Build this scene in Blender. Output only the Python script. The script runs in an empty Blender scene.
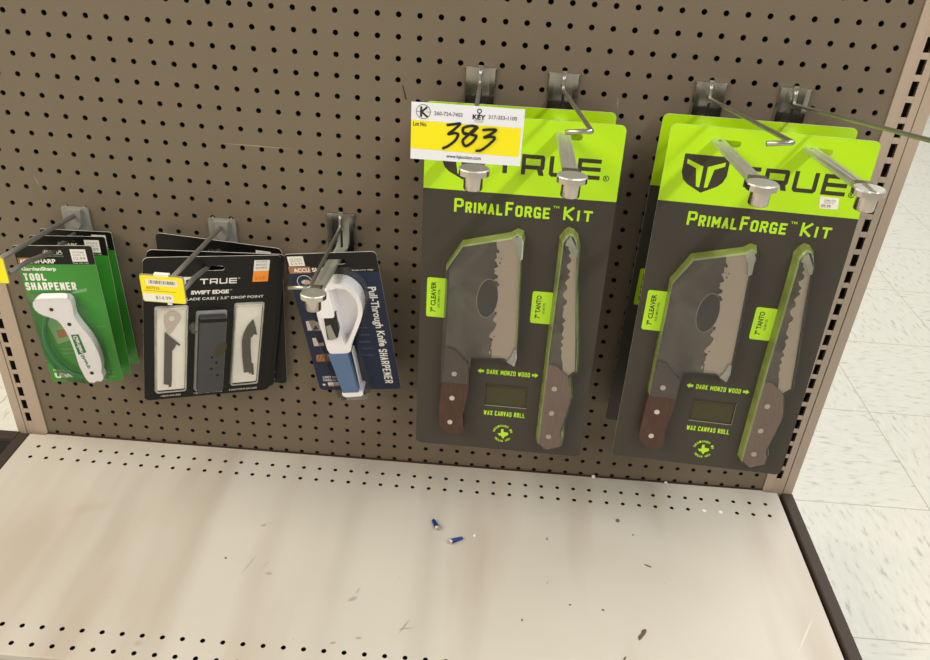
import bpy, math, random
from math import sin, cos, pi, radians
from mathutils import Matrix, Vector
from mathutils.geometry import tessellate_polygon

S = 0.0254            # the scene is laid out in inches and stored in metres
FLOOR = -32.12        # height of the floor below the pegboard's first hole row, inches
SC = bpy.context.scene
COL = SC.collection
random.seed(7)

def W(x, y, z):
    return Vector((x * S, y * S, (z - FLOOR) * S))

# ------------------------------------------------------------------ camera
cd = bpy.data.cameras.new('camera'); cam = bpy.data.objects.new('camera', cd); COL.objects.link(cam)
R0 = Vector((0.99692487, 0.05683094, 0.05395405))
R1 = Vector((0.07566438, -0.51895601, -0.85144557))
R2 = Vector((-0.02038868, 0.85290967, -0.52166023))
m = Matrix.Identity(4)
for i in range(3):
    m[i][0] = R0[i]; m[i][1] = -R1[i]; m[i][2] = -R2[i]
m.translation = W(23.949, -38.922, 7.884)
cam.matrix_world = m
cd.sensor_fit = 'HORIZONTAL'; cd.sensor_width = 36.0; cd.lens = 36.0 * 791.3 / 930
cd.clip_start = 0.02; cd.clip_end = 100
SC.camera = cam

# ------------------------------------------------------------------ light
wd = bpy.data.worlds.new('store_light'); SC.world = wd; wd.use_nodes = True
bg = wd.node_tree.nodes['Background']
bg.inputs[0].default_value = (1.0, 0.965, 0.93, 1); bg.inputs[1].default_value = 0.34

def area(name, loc, sx, sy, power, color=(1, .96, .88), rot=(0, 0, 0)):
    l = bpy.data.lights.new(name, 'AREA'); l.shape = 'RECTANGLE'; l.size = sx * S; l.size_y = sy * S
    l.energy = power; l.color = color
    o = bpy.data.objects.new(name, l); o.location = W(*loc); o.rotation_euler = rot; COL.objects.link(o)
    return o
# row of ceiling fluorescents at right angles to the shelf, then an added fill
area('fluorescent_or_fill', (106, -60, 98), 3, 420, 248, (1, .975, .935), (0, radians(37), 0))
area('fluorescent_or_fill', (-108, -80, 92), 70, 220, 250, (1, .85, .66), (0, radians(-30), 0))  # wide warm fill added to brighten the left side, not a fixture

SC.view_settings.view_transform = 'Standard'
SC.view_settings.look = 'None'
SC.view_settings.exposure = 0.05
SC.view_settings.gamma = 1.0
SC.view_settings.use_curve_mapping = False

# ------------------------------------------------------------------ materials
def lin(c):
    return tuple(((v / 255) / 12.92 if v / 255 <= .04045 else ((v / 255 + .055) / 1.055) ** 2.4) for v in c)

MATS = {}
def mat(name, rgb, rough=.5, metal=0., spec=.5, vary=.06, scale=60., bump=0., stretch=(1, 1, 1), coat=0.):
    """principled paint / plastic / metal with a faint procedural unevenness"""
    if name in MATS: return MATS[name]
    M = bpy.data.materials.new(name); M.use_nodes = True
    nt = M.node_tree; N = nt.nodes; L = nt.links
    b = N['Principled BSDF']
    b.inputs['Roughness'].default_value = rough; b.inputs['Metallic'].default_value = metal
    b.inputs['Specular IOR Level'].default_value = spec
    b.inputs['Coat Weight'].default_value = coat; b.inputs['Coat Roughness'].default_value = .12
    tc = N.new('ShaderNodeTexCoord'); mp = N.new('ShaderNodeMapping'); mp.inputs['Scale'].default_value = stretch
    no = N.new('ShaderNodeTexNoise'); no.inputs['Scale'].default_value = scale; no.inputs['Detail'].default_value = 4
    L.new(tc.outputs['Object'], mp.inputs['Vector']); L.new(mp.outputs[0], no.inputs['Vector'])
    mx = N.new('ShaderNodeMix'); mx.data_type = 'RGBA'
    c = lin(rgb)
    mx.inputs[6].default_value = tuple(max(0, v * (1 - vary)) for v in c) + (1,)
    mx.inputs[7].default_value = tuple(min(1, v * (1 + vary)) for v in c) + (1,)
    L.new(no.outputs['Fac'], mx.inputs[0]); L.new(mx.outputs[2], b.inputs['Base Color'])
    if bump:
        bp = N.new('ShaderNodeBump'); bp.inputs['Strength'].default_value = bump; bp.inputs['Distance'].default_value = .001
        L.new(no.outputs['Fac'], bp.inputs['Height']); L.new(bp.outputs[0], b.inputs['Normal'])
    MATS[name] = M
    return M

def clear(name, tint=(255, 255, 255), haze=.1, hazecol=(225, 225, 220), rough=.08, gloss=1.0):
    """thin clear plastic: transparent film with a reflecting skin and a little milky haze"""
    if name in MATS: return MATS[name]
    M = bpy.data.materials.new(name); M.use_nodes = True
    nt = M.node_tree; N = nt.nodes; L = nt.links
    N.remove(N['Principled BSDF']); out = N['Material Output']
    tr = N.new('ShaderNodeBsdfTransparent'); tr.inputs[0].default_value = lin(tint) + (1,)
    df = N.new('ShaderNodeBsdfDiffuse'); df.inputs[0].default_value = lin(hazecol) + (1,)
    gl = N.new('ShaderNodeBsdfGlossy'); gl.inputs['Roughness'].default_value = rough
    tc = N.new('ShaderNodeTexCoord'); no = N.new('ShaderNodeTexNoise'); no.inputs['Scale'].default_value = 45
    L.new(tc.outputs['Object'], no.inputs['Vector'])
    mr = N.new('ShaderNodeMapRange'); mr.inputs[3].default_value = haze * .6; mr.inputs[4].default_value = haze * 1.4
    L.new(no.outputs['Fac'], mr.inputs[0])
    tl = N.new('ShaderNodeBsdfTranslucent'); tl.inputs[0].default_value = lin(hazecol) + (1,)
    md = N.new('ShaderNodeMixShader'); md.inputs[0].default_value = .18; L.new(df.outputs[0], md.inputs[1]); L.new(tl.outputs[0], md.inputs[2])
    m1 = N.new('ShaderNodeMixShader'); L.new(mr.outputs[0], m1.inputs[0]); L.new(tr.outputs[0], m1.inputs[1]); L.new(md.outputs[0], m1.inputs[2])
    fr = N.new('ShaderNodeFresnel'); fr.inputs[0].default_value = 1.45
    mu = N.new('ShaderNodeMath'); mu.operation = 'MULTIPLY'; mu.inputs[1].default_value = gloss; L.new(fr.outputs[0], mu.inputs[0])
    m2 = N.new('ShaderNodeMixShader'); L.new(mu.outputs[0], m2.inputs[0]); L.new(m1.outputs[0], m2.inputs[1]); L.new(gl.outputs[0], m2.inputs[2])
    L.new(m2.outputs[0], out.inputs[0])
    MATS[name] = M
    return M

def nodes_mat(name):
    M = bpy.data.materials.new(name); M.use_nodes = True; MATS[name] = M
    return M, M.node_tree.nodes, M.node_tree.links, M.node_tree.nodes['Principled BSDF']

def mathn(N, L, op, a, b=None, clamp=False):
    n = N.new('ShaderNodeMath'); n.operation = op; n.use_clamp = clamp
    for i, v in enumerate((a, b)):
        if v is None: continue
        if isinstance(v, (int, float)): n.inputs[i].default_value = v
        else: L.new(v, n.inputs[i])
    return n.outputs[0]

def mixc(N, L, fac, a, b):
    n = N.new('ShaderNodeMix'); n.data_type = 'RGBA'
    if isinstance(fac, (int, float)): n.inputs[0].default_value = fac
    else: L.new(fac, n.inputs[0])
    for i, v in ((6, a), (7, b)):
        if isinstance(v, tuple): n.inputs[i].default_value = v + (1,)
        else: L.new(v, n.inputs[i])
    return n.outputs[2]

def floor_material():
    M, N, L, b = nodes_mat('vinyl_tile')
    tc = N.new('ShaderNodeTexCoord'); sp = N.new('ShaderNodeSeparateXYZ'); L.new(tc.outputs['Object'], sp.inputs[0])
    T = 12 * S
    ux = mathn(N, L, 'DIVIDE', mathn(N, L, 'SUBTRACT', sp.outputs[0], (58 - 1200) * S), T)
    uy = mathn(N, L, 'DIVIDE', mathn(N, L, 'SUBTRACT', sp.outputs[1], (-6.06 - 1200) * S), T)
    fx = mathn(N, L, 'FRACT', ux); fy = mathn(N, L, 'FRACT', uy)
    seam = mathn(N, L, 'MAXIMUM', mathn(N, L, 'LESS_THAN', fx, .006), mathn(N, L, 'LESS_THAN', fy, .006))
    par = mathn(N, L, 'FLOORED_MODULO', mathn(N, L, 'ADD', mathn(N, L, 'FLOOR', ux), mathn(N, L, 'FLOOR', uy)), 2)
    def streak(sc, seed):
        mp = N.new('ShaderNodeMapping'); mp.inputs['Scale'].default_value = sc; mp.inputs['Location'].default_value = (seed, seed, seed)
        mp.inputs['Rotation'].default_value = (0, 0, .5)
        L.new(tc.outputs['Object'], mp.inputs['Vector'])
        no = N.new('ShaderNodeTexNoise'); no.inputs['Scale'].default_value = 34; no.inputs['Detail'].default_value = 4
        L.new(mp.outputs[0], no.inputs['Vector']); return no.outputs['Fac']
    s1 = streak((1, 3.2, 1), 0); s2 = streak((3.2, 1, 1), 5)
    fl = N.new('ShaderNodeMix'); L.new(par, fl.inputs[0]); L.new(s1, fl.inputs[2]); L.new(s2, fl.inputs[3])
    rp = N.new('ShaderNodeValToRGB'); L.new(fl.outputs[0], rp.inputs[0])
    e = rp.color_ramp.elements
    e[0].position = .27; e[0].color = lin((166, 168, 156)) + (1,)
    e[1].position = .42; e[1].color = lin((203, 204, 193)) + (1,)
    k = e.new(.72); k.color = lin((211, 211, 201)) + (1,)
    L.new(mixc(N, L, seam, rp.outputs[0], lin((160, 158, 146))), b.inputs['Base Color'])
    b.inputs['Roughness'].default_value = .35; b.inputs['Specular IOR Level'].default_value = .4
    return M

def deck_material():
    """cream enamel with streaks front to back, part grime, part painted hook shadow, and small scuffs"""
    M, N, L, b = nodes_mat('cream_shelf_paint')
    tc = N.new('ShaderNodeTexCoord')
    def noise(sc, scale, det=4, loc=(0, 0, 0)):
        mp = N.new('ShaderNodeMapping'); mp.inputs['Scale'].default_value = sc; mp.inputs['Location'].default_value = loc
        L.new(tc.outputs['Object'], mp.inputs['Vector'])
        no = N.new('ShaderNodeTexNoise'); no.inputs['Scale'].default_value = scale; no.inputs['Detail'].default_value = det
        L.new(mp.outputs[0], no.inputs['Vector']); return no.outputs['Fac']
    base = lin((214, 203, 184))
    cloud = noise((1, 1, 1), 5)
    c = mixc(N, L, cloud, lin((181, 177, 166)), lin((194, 192, 183)))
    st = noise((1, .16, 1), 9, 3, (2.3, 0, 0))  # grime streaks, also painted to strengthen the faint hook-arm shadows
    mr = N.new('ShaderNodeMapRange'); mr.inputs[1].default_value = .5; mr.inputs[2].default_value = .7; mr.inputs[4].default_value = .6
    L.new(st, mr.inputs[0])
    c = mixc(N, L, mr.outputs[0], c, lin((164, 151, 136)))
    sp = noise((1, 1, 1), 260, 2)
    mr2 = N.new('ShaderNodeMapRange'); mr2.inputs[1].default_value = .73; mr2.inputs[2].default_value = .78; mr2.inputs[4].default_value = .5
    L.new(sp, mr2.inputs[0])
    c = mixc(N, L, mr2.outputs[0], c, lin((120, 105, 90)))
    # a few scratches and smudges, each where it sits on the shelf: (x, y, long, wide, angle, strength)
    sep = N.new('ShaderNodeSeparateXYZ'); L.new(tc.outputs['Object'], sep.inputs[0])
    marks = [(18.3, -11.15, .32, .16, .6, .55, (110, 108, 112)), (18.47, -10.6, .3, .07, 1.2, .45, (120, 110, 100)), (12.3, -9.45, .8, .05, 1.25, .5, (130, 118, 100)),
             (13.54, -9.95, .24, .13, 0, .5, (120, 112, 95)), (12.3, -6.5, .2, .14, .7, .5, (128, 105, 70)), (21.18, -12.6, .6, .06, 1.1, .6, (110, 98, 85)),
             (21.3, -12.7, .5, .06, .2, .5, (110, 98, 85)), (17.8, -13.9, .2, .09, .2, .55, (100, 95, 85)), (19, -13.5, .2, .09, 0, .55, (100, 95, 85)),
             (8.4, -14.85, .25, .2, 0, .35, (150, 132, 108)), (2.0, -6.3, 1.5, .5, .4, .16, (160, 135, 105)), (13.2, -9.4, .5, .04, 1.1, .4, (150, 140, 120)),
             (42.0, -11.0, 1.5, .05, 1.0, .4, (235, 228, 216)), (28.6, -9.0, .2, .04, 1.0, .5, (110, 95, 80))]
    for (x, y, a, w, ang, k, rgb) in marks:
        dx = mathn(N, L, 'SUBTRACT', sep.outputs[0], x * S); dy = mathn(N, L, 'SUBTRACT', sep.outputs[1], y * S)
        u = mathn(N, L, 'ADD', mathn(N, L, 'MULTIPLY', dx, cos(ang) / (a * S)), mathn(N, L, 'MULTIPLY', dy, sin(ang) / (a * S)))
        v = mathn(N, L, 'ADD', mathn(N, L, 'MULTIPLY', dx, -sin(ang) / (w * S)), mathn(N, L, 'MULTIPLY', dy, cos(ang) / (w * S)))
        r = mathn(N, L, 'ADD', mathn(N, L, 'MULTIPLY', u, u), mathn(N, L, 'MULTIPLY', v, v))
        g = mathn(N, L, 'SUBTRACT', 1.0, r, True)
        c = mixc(N, L, mathn(N, L, 'MULTIPLY', g, k), c, lin(rgb))
    L.new(c, b.inputs['Base Color'])
    b.inputs['Roughness'].default_value = .42; b.inputs['Specular IOR Level'].default_value = .25
    return M

def wood_material(name, dark, light):
    M, N, L, b = nodes_mat(name)
    tc = N.new('ShaderNodeTexCoord'); mp = N.new('ShaderNodeMapping'); mp.inputs['Scale'].default_value = (14, 14, 1.6)
    L.new(tc.outputs['Object'], mp.inputs['Vector'])
    no = N.new('ShaderNodeTexNoise'); no.inputs['Scale'].default_value = 28; no.inputs['Detail'].default_value = 6
    L.new(mp.outputs[0], no.inputs['Vector'])
    L.new(mixc(N, L, no.outputs['Fac'], lin(dark), lin(light)), b.inputs['Base Color'])
    b.inputs['Roughness'].default_value = .45
    return M

def hammered_material():
    M, N, L, b = nodes_mat('hammered_dark_steel')
    tc = N.new('ShaderNodeTexCoord')
    vo = N.new('ShaderNodeTexVoronoi'); vo.inputs['Scale'].default_value = 220; L.new(tc.outputs['Object'], vo.inputs['Vector'])
    no = N.new('ShaderNodeTexNoise'); no.inputs['Scale'].default_value = 13; no.inputs['Detail'].default_value = 9; no.inputs['Distortion'].default_value = .6; L.new(tc.outputs['Object'], no.inputs['Vector'])
    mr = N.new('ShaderNodeMapRange'); mr.inputs[1].default_value = .32; mr.inputs[2].default_value = .68; L.new(no.outputs['Fac'], mr.inputs[0])
    L.new(mixc(N, L, mr.outputs[0], lin((30, 25, 22)), lin((118, 108, 96))), b.inputs['Base Color'])
    bp = N.new('ShaderNodeBump'); bp.inputs['Strength'].default_value = .35; bp.inputs['Distance'].default_value = .0008
    L.new(vo.outputs['Distance'], bp.inputs['Height']); L.new(bp.outputs[0], b.inputs['Normal'])
    b.inputs['Metallic'].default_value = .55; b.inputs['Roughness'].default_value = .42
    return M

M_FLOOR = floor_material(); M_DECK = deck_material()
M_PEG = mat('taupe_pegboard_paint', (112, 101, 84), .55, vary=.05, scale=14, bump=.02)
M_HOLE = mat('dark_cavity', (24, 20, 17), .8)
M_UP = mat('pink_beige_upright_paint', (176, 160, 143), .42, vary=.04, scale=20)
M_TRIM = mat('dark_brown_trim', (58, 49, 43), .55, spec=.25, vary=.15, scale=40)
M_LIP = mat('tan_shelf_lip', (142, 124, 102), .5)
M_GAP = mat('black_gap', (14, 12, 11), .7)
M_SEAM = mat('pale_edge_paint', (196, 184, 168), .4)
M_SCR = mat('pale_scratch', (150, 134, 112), .6)
M_WALL = mat('unseen_wall_paint', (120, 108, 96), .7)
M_ZINC = mat('bright_zinc', (200, 200, 192), .22, 1.0, vary=.1, scale=90, stretch=(3, 3, .5))
M_WIRE = mat('dull_zinc_wire', (168, 168, 160), .32, .9, vary=.1)
M_CHROME = mat('polished_chrome', (186, 178, 172), .09, 1.0, vary=.02)
M_ARM = mat('brushed_zinc_arm', (206, 208, 200), .42, .8, vary=.1, scale=80)
M_GREY = mat('grey_coated_metal', (150, 149, 142), .5, .25, vary=.12, scale=120)
M_LIME = mat('lime_print', (176, 226, 8), .38, coat=.25, vary=.02)
M_CARD = mat('charcoal_print', (60, 56, 50), .45, spec=.35, vary=.05, scale=30)
M_INK = mat('dark_ink', (52, 46, 38), .45)
M_EDGE = mat('white_board_edge', (205, 203, 192), .6)
M_ROD = mat('dull_grey_rod', (118, 117, 110), .45, .4, vary=.12, scale=120)
M_BLACK = mat('black_print', (15, 14, 13), .45, spec=.3, vary=.1)
M_WHITE = mat('white_print', (236, 234, 228), .45, vary=.02)
M_STICK = mat('sticker_paper', (232, 230, 222), .55, vary=.03)
M_STICKTXT = mat('grey_ink', (120, 116, 112), .6)
M_ORANGE = mat('orange_print', (252, 150, 30), .5)
M_BROWN = mat('copper_print', (164, 110, 68), .5)
M_GREEN = mat('green_print', (54, 140, 44), .38, vary=.05)
M_GREEN2 = mat('pale_green_print', (120, 172, 110), .5)
M_DKGREEN = mat('deep_green_plastic', (22, 118, 62), .4)
M_NAVY = mat('navy_print', (20, 33, 63), .4, spec=.35, vary=.05)
M_BLUE = mat('steel_blue_plastic', (84, 112, 152), .4, vary=.04)
M_WPLAST = mat('white_plastic', (238, 237, 240), .28, vary=.015)
M_YELL = mat('yellow_print', (242, 230, 4), .5, vary=.01)
M_PAPER = mat('white_paper', (228, 233, 243), .6, vary=.01)
M_MARKER = mat('black_marker', (16, 14, 18), .5)
M_STEELD = hammered_material()
M_STEELL = mat('satin_steel_edge', (196, 180, 164), .42, .5, vary=.06, scale=50, stretch=(1, 1, 6))
M_ETCH = mat('dark_etched_oval', (34, 31, 28), .5, .3, vary=.4, scale=80)
M_WOODD = wood_material('dark_monzo_wood', (44, 26, 19), (84, 52, 40))
M_WOODL = wood_material('wood_with_film_haze', (112, 86, 72), (150, 122, 106))  # milky haze of the clear film painted into the wood colour
M_RIVET = mat('pale_rivet', (206, 196, 184), .35, .6)
M_OLIVE = mat('olive_canvas', (66, 62, 38), .85, vary=.15, scale=200, bump=.2)
M_FILM = clear('clear_blister_film', haze=.05, gloss=.9)
M_FILM2 = clear('thin_clear_film', haze=.02, gloss=.4)
M_RIM = clear('green_tinted_blister_wall', (196, 218, 130), .55, (172, 194, 100), .12, 1.0)
M_RIMTOP = clear('pale_green_blister_edge', (220, 235, 195), .5, (196, 216, 160), .1, 1.0)  # paler band: highlight along the upper rim put into the tint
M_RIMTOP2 = clear('white_blister_edge', (245, 245, 240), .4, (226, 226, 222), .1, 1.0)
M_HAZY = clear('milky_blister', (250, 248, 240), .5, (244, 240, 226), .12, 1.0)
M_CLEARW = clear('clear_blister_wall', (250, 250, 248), .06, (222, 222, 220), .1, .7)
M_THICK = clear('pale_frosted_blister_edge', (235, 238, 228), .6, (236, 238, 226), .15, 1.0)
M_BLADE = mat('grey_utility_blade', (98, 94, 86), .4, .5)
M_CASE = mat('grey_plastic_case', (62, 63, 66), .5, vary=.1)
M_CREAMP = mat('cream_insert', (250, 247, 233), .55, vary=.06, scale=50)
M_CARBIDE = mat('dark_carbide', (48, 46, 46), .3, .6)
M_SCREWB = mat('blue_screw_coating', (22, 62, 150), .35, .3)
M_CHIP = mat('brown_flake', (92, 74, 52), .7)
M_GCHIP = mat('greenish_crumb', (96, 92, 56), .8)
M_PINKY = mat('mauve_print', (204, 190, 180), .5)

# ------------------------------------------------------------------ mesh helpers
class MB:
    def __init__(s): s.v = []; s.f = []; s.mi = []; s.mats = []; s.sm = []
    def mid(s, m):
        if m not in s.mats: s.mats.append(m)
        return s.mats.index(m)
    def add(s, vs, fs, m, smooth=False):
        o = len(s.v); s.v += [tuple(v) for v in vs]; k = s.mid(m)
        for f in fs: s.f.append([i + o for i in f]); s.mi.append(k); s.sm.append(smooth)
        return s
    def box(s, x0, x1, y0, y1, z0, z1, m):
        vs = [(x, y, z) for z in (z0, z1) for y in (y0, y1) for x in (x0, x1)]
        return s.add(vs, [(0, 2, 3, 1), (4, 5, 7, 6), (0, 1, 5, 4), (2, 6, 7, 3), (0, 4, 6, 2), (1, 3, 7, 5)], m)
    def plate(s, outline, y0, y1, m, side=None, holes=(), back=None):
        """outline in (x, z), front face at y0 (towards the viewer), back at y1"""
        loops = [[Vector((x, z, 0)) for x, z in l] for l in [outline] + list(holes)]
        tris = tessellate_polygon(loops); flat = [p for l in loops for p in l]
        n = len(flat)
        fr = []
        for t in tris:
            a, b, c = (flat[i] for i in t)
            cr = (b.x - a.x) * (c.y - a.y) - (b.y - a.y) * (c.x - a.x)
            fr.append(t if cr > 0 else (t[0], t[2], t[1]))
        s.add([(p.x, y0, p.y) for p in flat], fr, m)
        s.add([(p.x, y1, p.y) for p in flat], [(t[0], t[2], t[1]) for t in fr], back or side or m)
        for li, l in enumerate(loops):
            k = len(l)
            ar = sum(l[i].x * l[(i + 1) % k].y - l[(i + 1) % k].x * l[i].y for i in range(k))
            if (ar < 0) != (li > 0): l = l[::-1]
            vs = [(p.x, y0, p.y) for p in l] + [(p.x, y1, p.y) for p in l]
            s.add(vs, [(i, i + k, (i + 1) % k + k, (i + 1) % k) for i in range(k)], side or m)
        return s
    def flat(s, outline, y, m):
        pts = [Vector((x, z, 0)) for x, z in outline]
        tr = []
        for t in tessellate_polygon([pts]):
            a, b, c = (pts[i] for i in t)
            cr = (b.x - a.x) * (c.y - a.y) - (b.y - a.y) * (c.x - a.x)
            tr.append(t if cr > 0 else (t[0], t[2], t[1]))
        return s.add([(p.x, y, p.y) for p in pts], tr, m)
    def loft(s, loops, m, smooth=False, cap0=False, cap1=False):
        k = len(loops[0]); vs = [p for l in loops for p in l]; fs = []
        for r in range(len(loops) - 1):
            for i in range(k):
                j = (i + 1) % k; fs.append((r * k + i, r * k + j, (r + 1) * k + j, (r + 1) * k + i))
        if cap0: fs.append(tuple(range(k))[::-1])
        if cap1: fs.append(tuple((len(loops) - 1) * k + i for i in range(k)))
        return s.add(vs, fs, m, smooth)
    def tube(s, path, r, m, n=10):
        P = [Vector(p) for p in path]; loops = []
        up = None
        for i, p in enumerate(P):
            d = ((P[i + 1] - p).normalized() if i < len(P) - 1 else Vector()) + ((p - P[i - 1]).normalized() if i else Vector())
            d.normalize()
            a = d.orthogonal().normalized() if up is None else (up - d * up.dot(d)).normalized()
            up = a; b = d.cross(a)
            rr = r[i] if isinstance(r, (list, tuple)) else r
            loops.append([p + (a * cos(2 * pi * k / n) + b * sin(2 * pi * k / n)) * rr for k in range(n)])
        return s.loft(loops, m, True, True, True)
    def text(s, txt, x0, z0, x1, z1, y, m, bold=0., rot=0, fit=True, shear=0., sp=1.0):
        """lettering fitted into the box x0..x1, z0..z1 on the plane y"""
        c = bpy.data.curves.new('t', 'FONT'); c.body = txt; c.offset = bold; c.shear = shear; c.resolution_u = 3; c.space_character = sp
        o = bpy.data.objects.new('t', c); COL.objects.link(o)
        dg = bpy.context.evaluated_depsgraph_get(); me = bpy.data.meshes.new_from_object(o.evaluated_get(dg))
        vs = [v.co.copy() for v in me.vertices]; fs = [tuple(p.vertices) for p in me.polygons]
        bpy.data.objects.remove(o); bpy.data.curves.remove(c); bpy.data.meshes.remove(me)
        if not vs: return s
        a0 = min(v.x for v in vs); a1 = max(v.x for v in vs); b0 = min(v.y for v in vs); b1 = max(v.y for v in vs)
        out = []
        for v in vs:
            u = (v.x - a0) / (a1 - a0); w = (v.y - b0) / max(b1 - b0, 1e-6)
            if rot == 0: out.append((x0 + u * (x1 - x0), y, z0 + w * (z1 - z0)))
            elif rot == 90: out.append((x1 - w * (x1 - x0), y, z0 + u * (z1 - z0)))      # reads upwards
            else: out.append((x0 + w * (x1 - x0), y, z1 - u * (z1 - z0)))                # reads downwards
        return s.add(out, fs, m)
    def stroke(s, pts, w, y, m):
        for (a, b) in zip(pts, pts[1:]):
            d = Vector((b[0] - a[0], b[1] - a[1])); 
            if d.length < 1e-6: continue
            d.normalize(); n = Vector((-d.y, d.x)) * w / 2; e = d * w * .35
            q = [(a[0] - e.x - n.x, a[1] - e.y - n.y), (b[0] + e.x - n.x, b[1] + e.y - n.y), (b[0] + e.x + n.x, b[1] + e.y + n.y), (a[0] - e.x + n.x, a[1] - e.y + n.y)]
            s.flat(q, y, m); y -= .0006
        return s
    def build(s, name, parent=None, bevel=0., loc=None):
        me = bpy.data.meshes.new(name)
        me.from_pydata([(x * S, y * S, z * S) for x, y, z in s.v], [], s.f)
        for mm in s.mats: me.materials.append(mm)
        me.polygons.foreach_set('material_index', s.mi)
        me.polygons.foreach_set('use_smooth', s.sm); me.update()
        o = bpy.data.objects.new(name, me); COL.objects.link(o)
        if parent: o.parent = parent
        if loc is not None: o.location = loc
        if bevel:
            b = o.modifiers.new('bevel', 'BEVEL'); b.width = bevel * S; b.segments = 2; b.limit_method = 'ANGLE'; b.angle_limit = radians(40)
        return o

def rrect(x0, x1, z0, z1, r, n=5):
    pts = []
    for cx, cz, a in ((x1 - r, z1 - r, 0), (x0 + r, z1 - r, 90), (x0 + r, z0 + r, 180), (x1 - r, z0 + r, 270)):
        for k in range(n + 1):
            t = radians(a + 90 * k / n); pts.append((cx + r * cos(t), cz + r * sin(t)))
    return pts
def ellipse(cx, cz, a, b, n=24, tilt=0.):
    return [(cx + a * cos(t) * cos(tilt) - b * sin(t) * sin(tilt), cz + a * cos(t) * sin(tilt) + b * sin(t) * cos(tilt)) for t in (2 * pi * k / n for k in range(n))]
def ring(mb, cx, cz, r, w, y, m, n=28):
    o = ellipse(cx, cz, r, r, n); i = ellipse(cx, cz, r - w, r - w, n)
    mb.add([(p[0], y, p[1]) for p in o + i], [(k, (k + 1) % n, (k + 1) % n + n, k + n) for k in range(n)], m)
def resample(poly, n):
    P = [Vector(p) for p in poly]; P.append(P[0]); d = [0]
    for a, b in zip(P, P[1:]): d.append(d[-1] + (b - a).length)
    out = []; j = 0
    for k in range(n):
        t = d[-1] * k / n
        while d[j + 1] < t: j += 1
        u = (t - d[j]) / max(d[j + 1] - d[j], 1e-9); out.append(P[j].lerp(P[j + 1], u))
    return [(p.x, p.y) for p in out]
def offset_poly(poly, d):
    n = len(poly); ar = sum(poly[i][0] * poly[(i + 1) % n][1] - poly[(i + 1) % n][0] * poly[i][1] for i in range(n))
    sg = 1 if ar > 0 else -1; out = []
    for i in range(n):
        a, b, c = Vector(poly[i - 1]), Vector(poly[i]), Vector(poly[(i + 1) % n])
        e1 = (b - a).normalized(); e2 = (c - b).normalized()
        n1 = Vector((e1.y, -e1.x)) * sg; n2 = Vector((e2.y, -e2.x)) * sg
        nn = (n1 + n2); nn = nn.normalized() if nn.length > 1e-6 else n1
        k = 1 / max(.5, nn.dot(n1)); out.append((b.x + nn.x * d * k, b.y + nn.y * d * k))
    return out

def tag(o, label, cat, group=None, kind=None):
    o['label'] = label; o['category'] = cat
    if group: o['group'] = group
    if kind: o['kind'] = kind
    return o
def struct(o, label, cat):
    o['kind'] = 'structure'; o['label'] = label; o['category'] = cat
    return o
def empty(name, xyz, rot=None):
    o = bpy.data.objects.new(name, None); COL.objects.link(o)
    o.empty_display_size = .02
    mt = Matrix.Translation(W(*xyz))
    if rot:
        a, b, c = rot        # pitch about x, yaw about z, roll about y
        mt = mt @ (Matrix.Rotation(b, 4, 'Z') @ Matrix.Rotation(a, 4, 'X') @ Matrix.Rotation(c, 4, 'Y'))
    o.matrix_world = mt
    return o
def pose(o, q):
    a, b, c = q[3:6]
    o.matrix_world = Matrix.Translation(W(*q[:3])) @ (Matrix.Rotation(b, 4, 'Z') @ Matrix.Rotation(a, 4, 'X') @ Matrix.Rotation(c, 4, 'Y'))
def copy_tree(o, parent=None):
    c = o.copy(); COL.objects.link(c)
    if parent: c.parent = parent
    for ch in list(o.children): copy_tree(ch, c)
    return c

# ------------------------------------------------------------------ the room
f = MB(); f.add([(-160, -130, 0), (260, -130, 0), (260, 330, 0), (-160, 330, 0)], [(0, 1, 2, 3)], M_FLOOR)
struct(f.build('floor', loc=(0, 0, 0)), 'off-white flecked vinyl tile floor', 'floor')
wl = MB(); wl.box(-160, 260, -132, -130, 0, 66, M_WALL)  # unseen wall added behind the camera to darken reflections in the chrome
struct(wl.build('wall_back_unseen'), 'plain taupe wall added out of view for reflections', 'wall')

# ------------------------------------------------------------------ gondola shelving
ZD = -26.12                               # shelf top
gon = empty('gondola_shelf', (0, 0, FLOOR))
tag(gon, 'gondola shelving unit with taupe pegboard back and slotted beige uprights', 'shelving')
def gpart(mb, name, parent=gon, bevel=0.):
    mb.v = [(x, y, z - FLOOR) for x, y, z in mb.v]
    return mb.build(name, parent, bevel)

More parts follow.
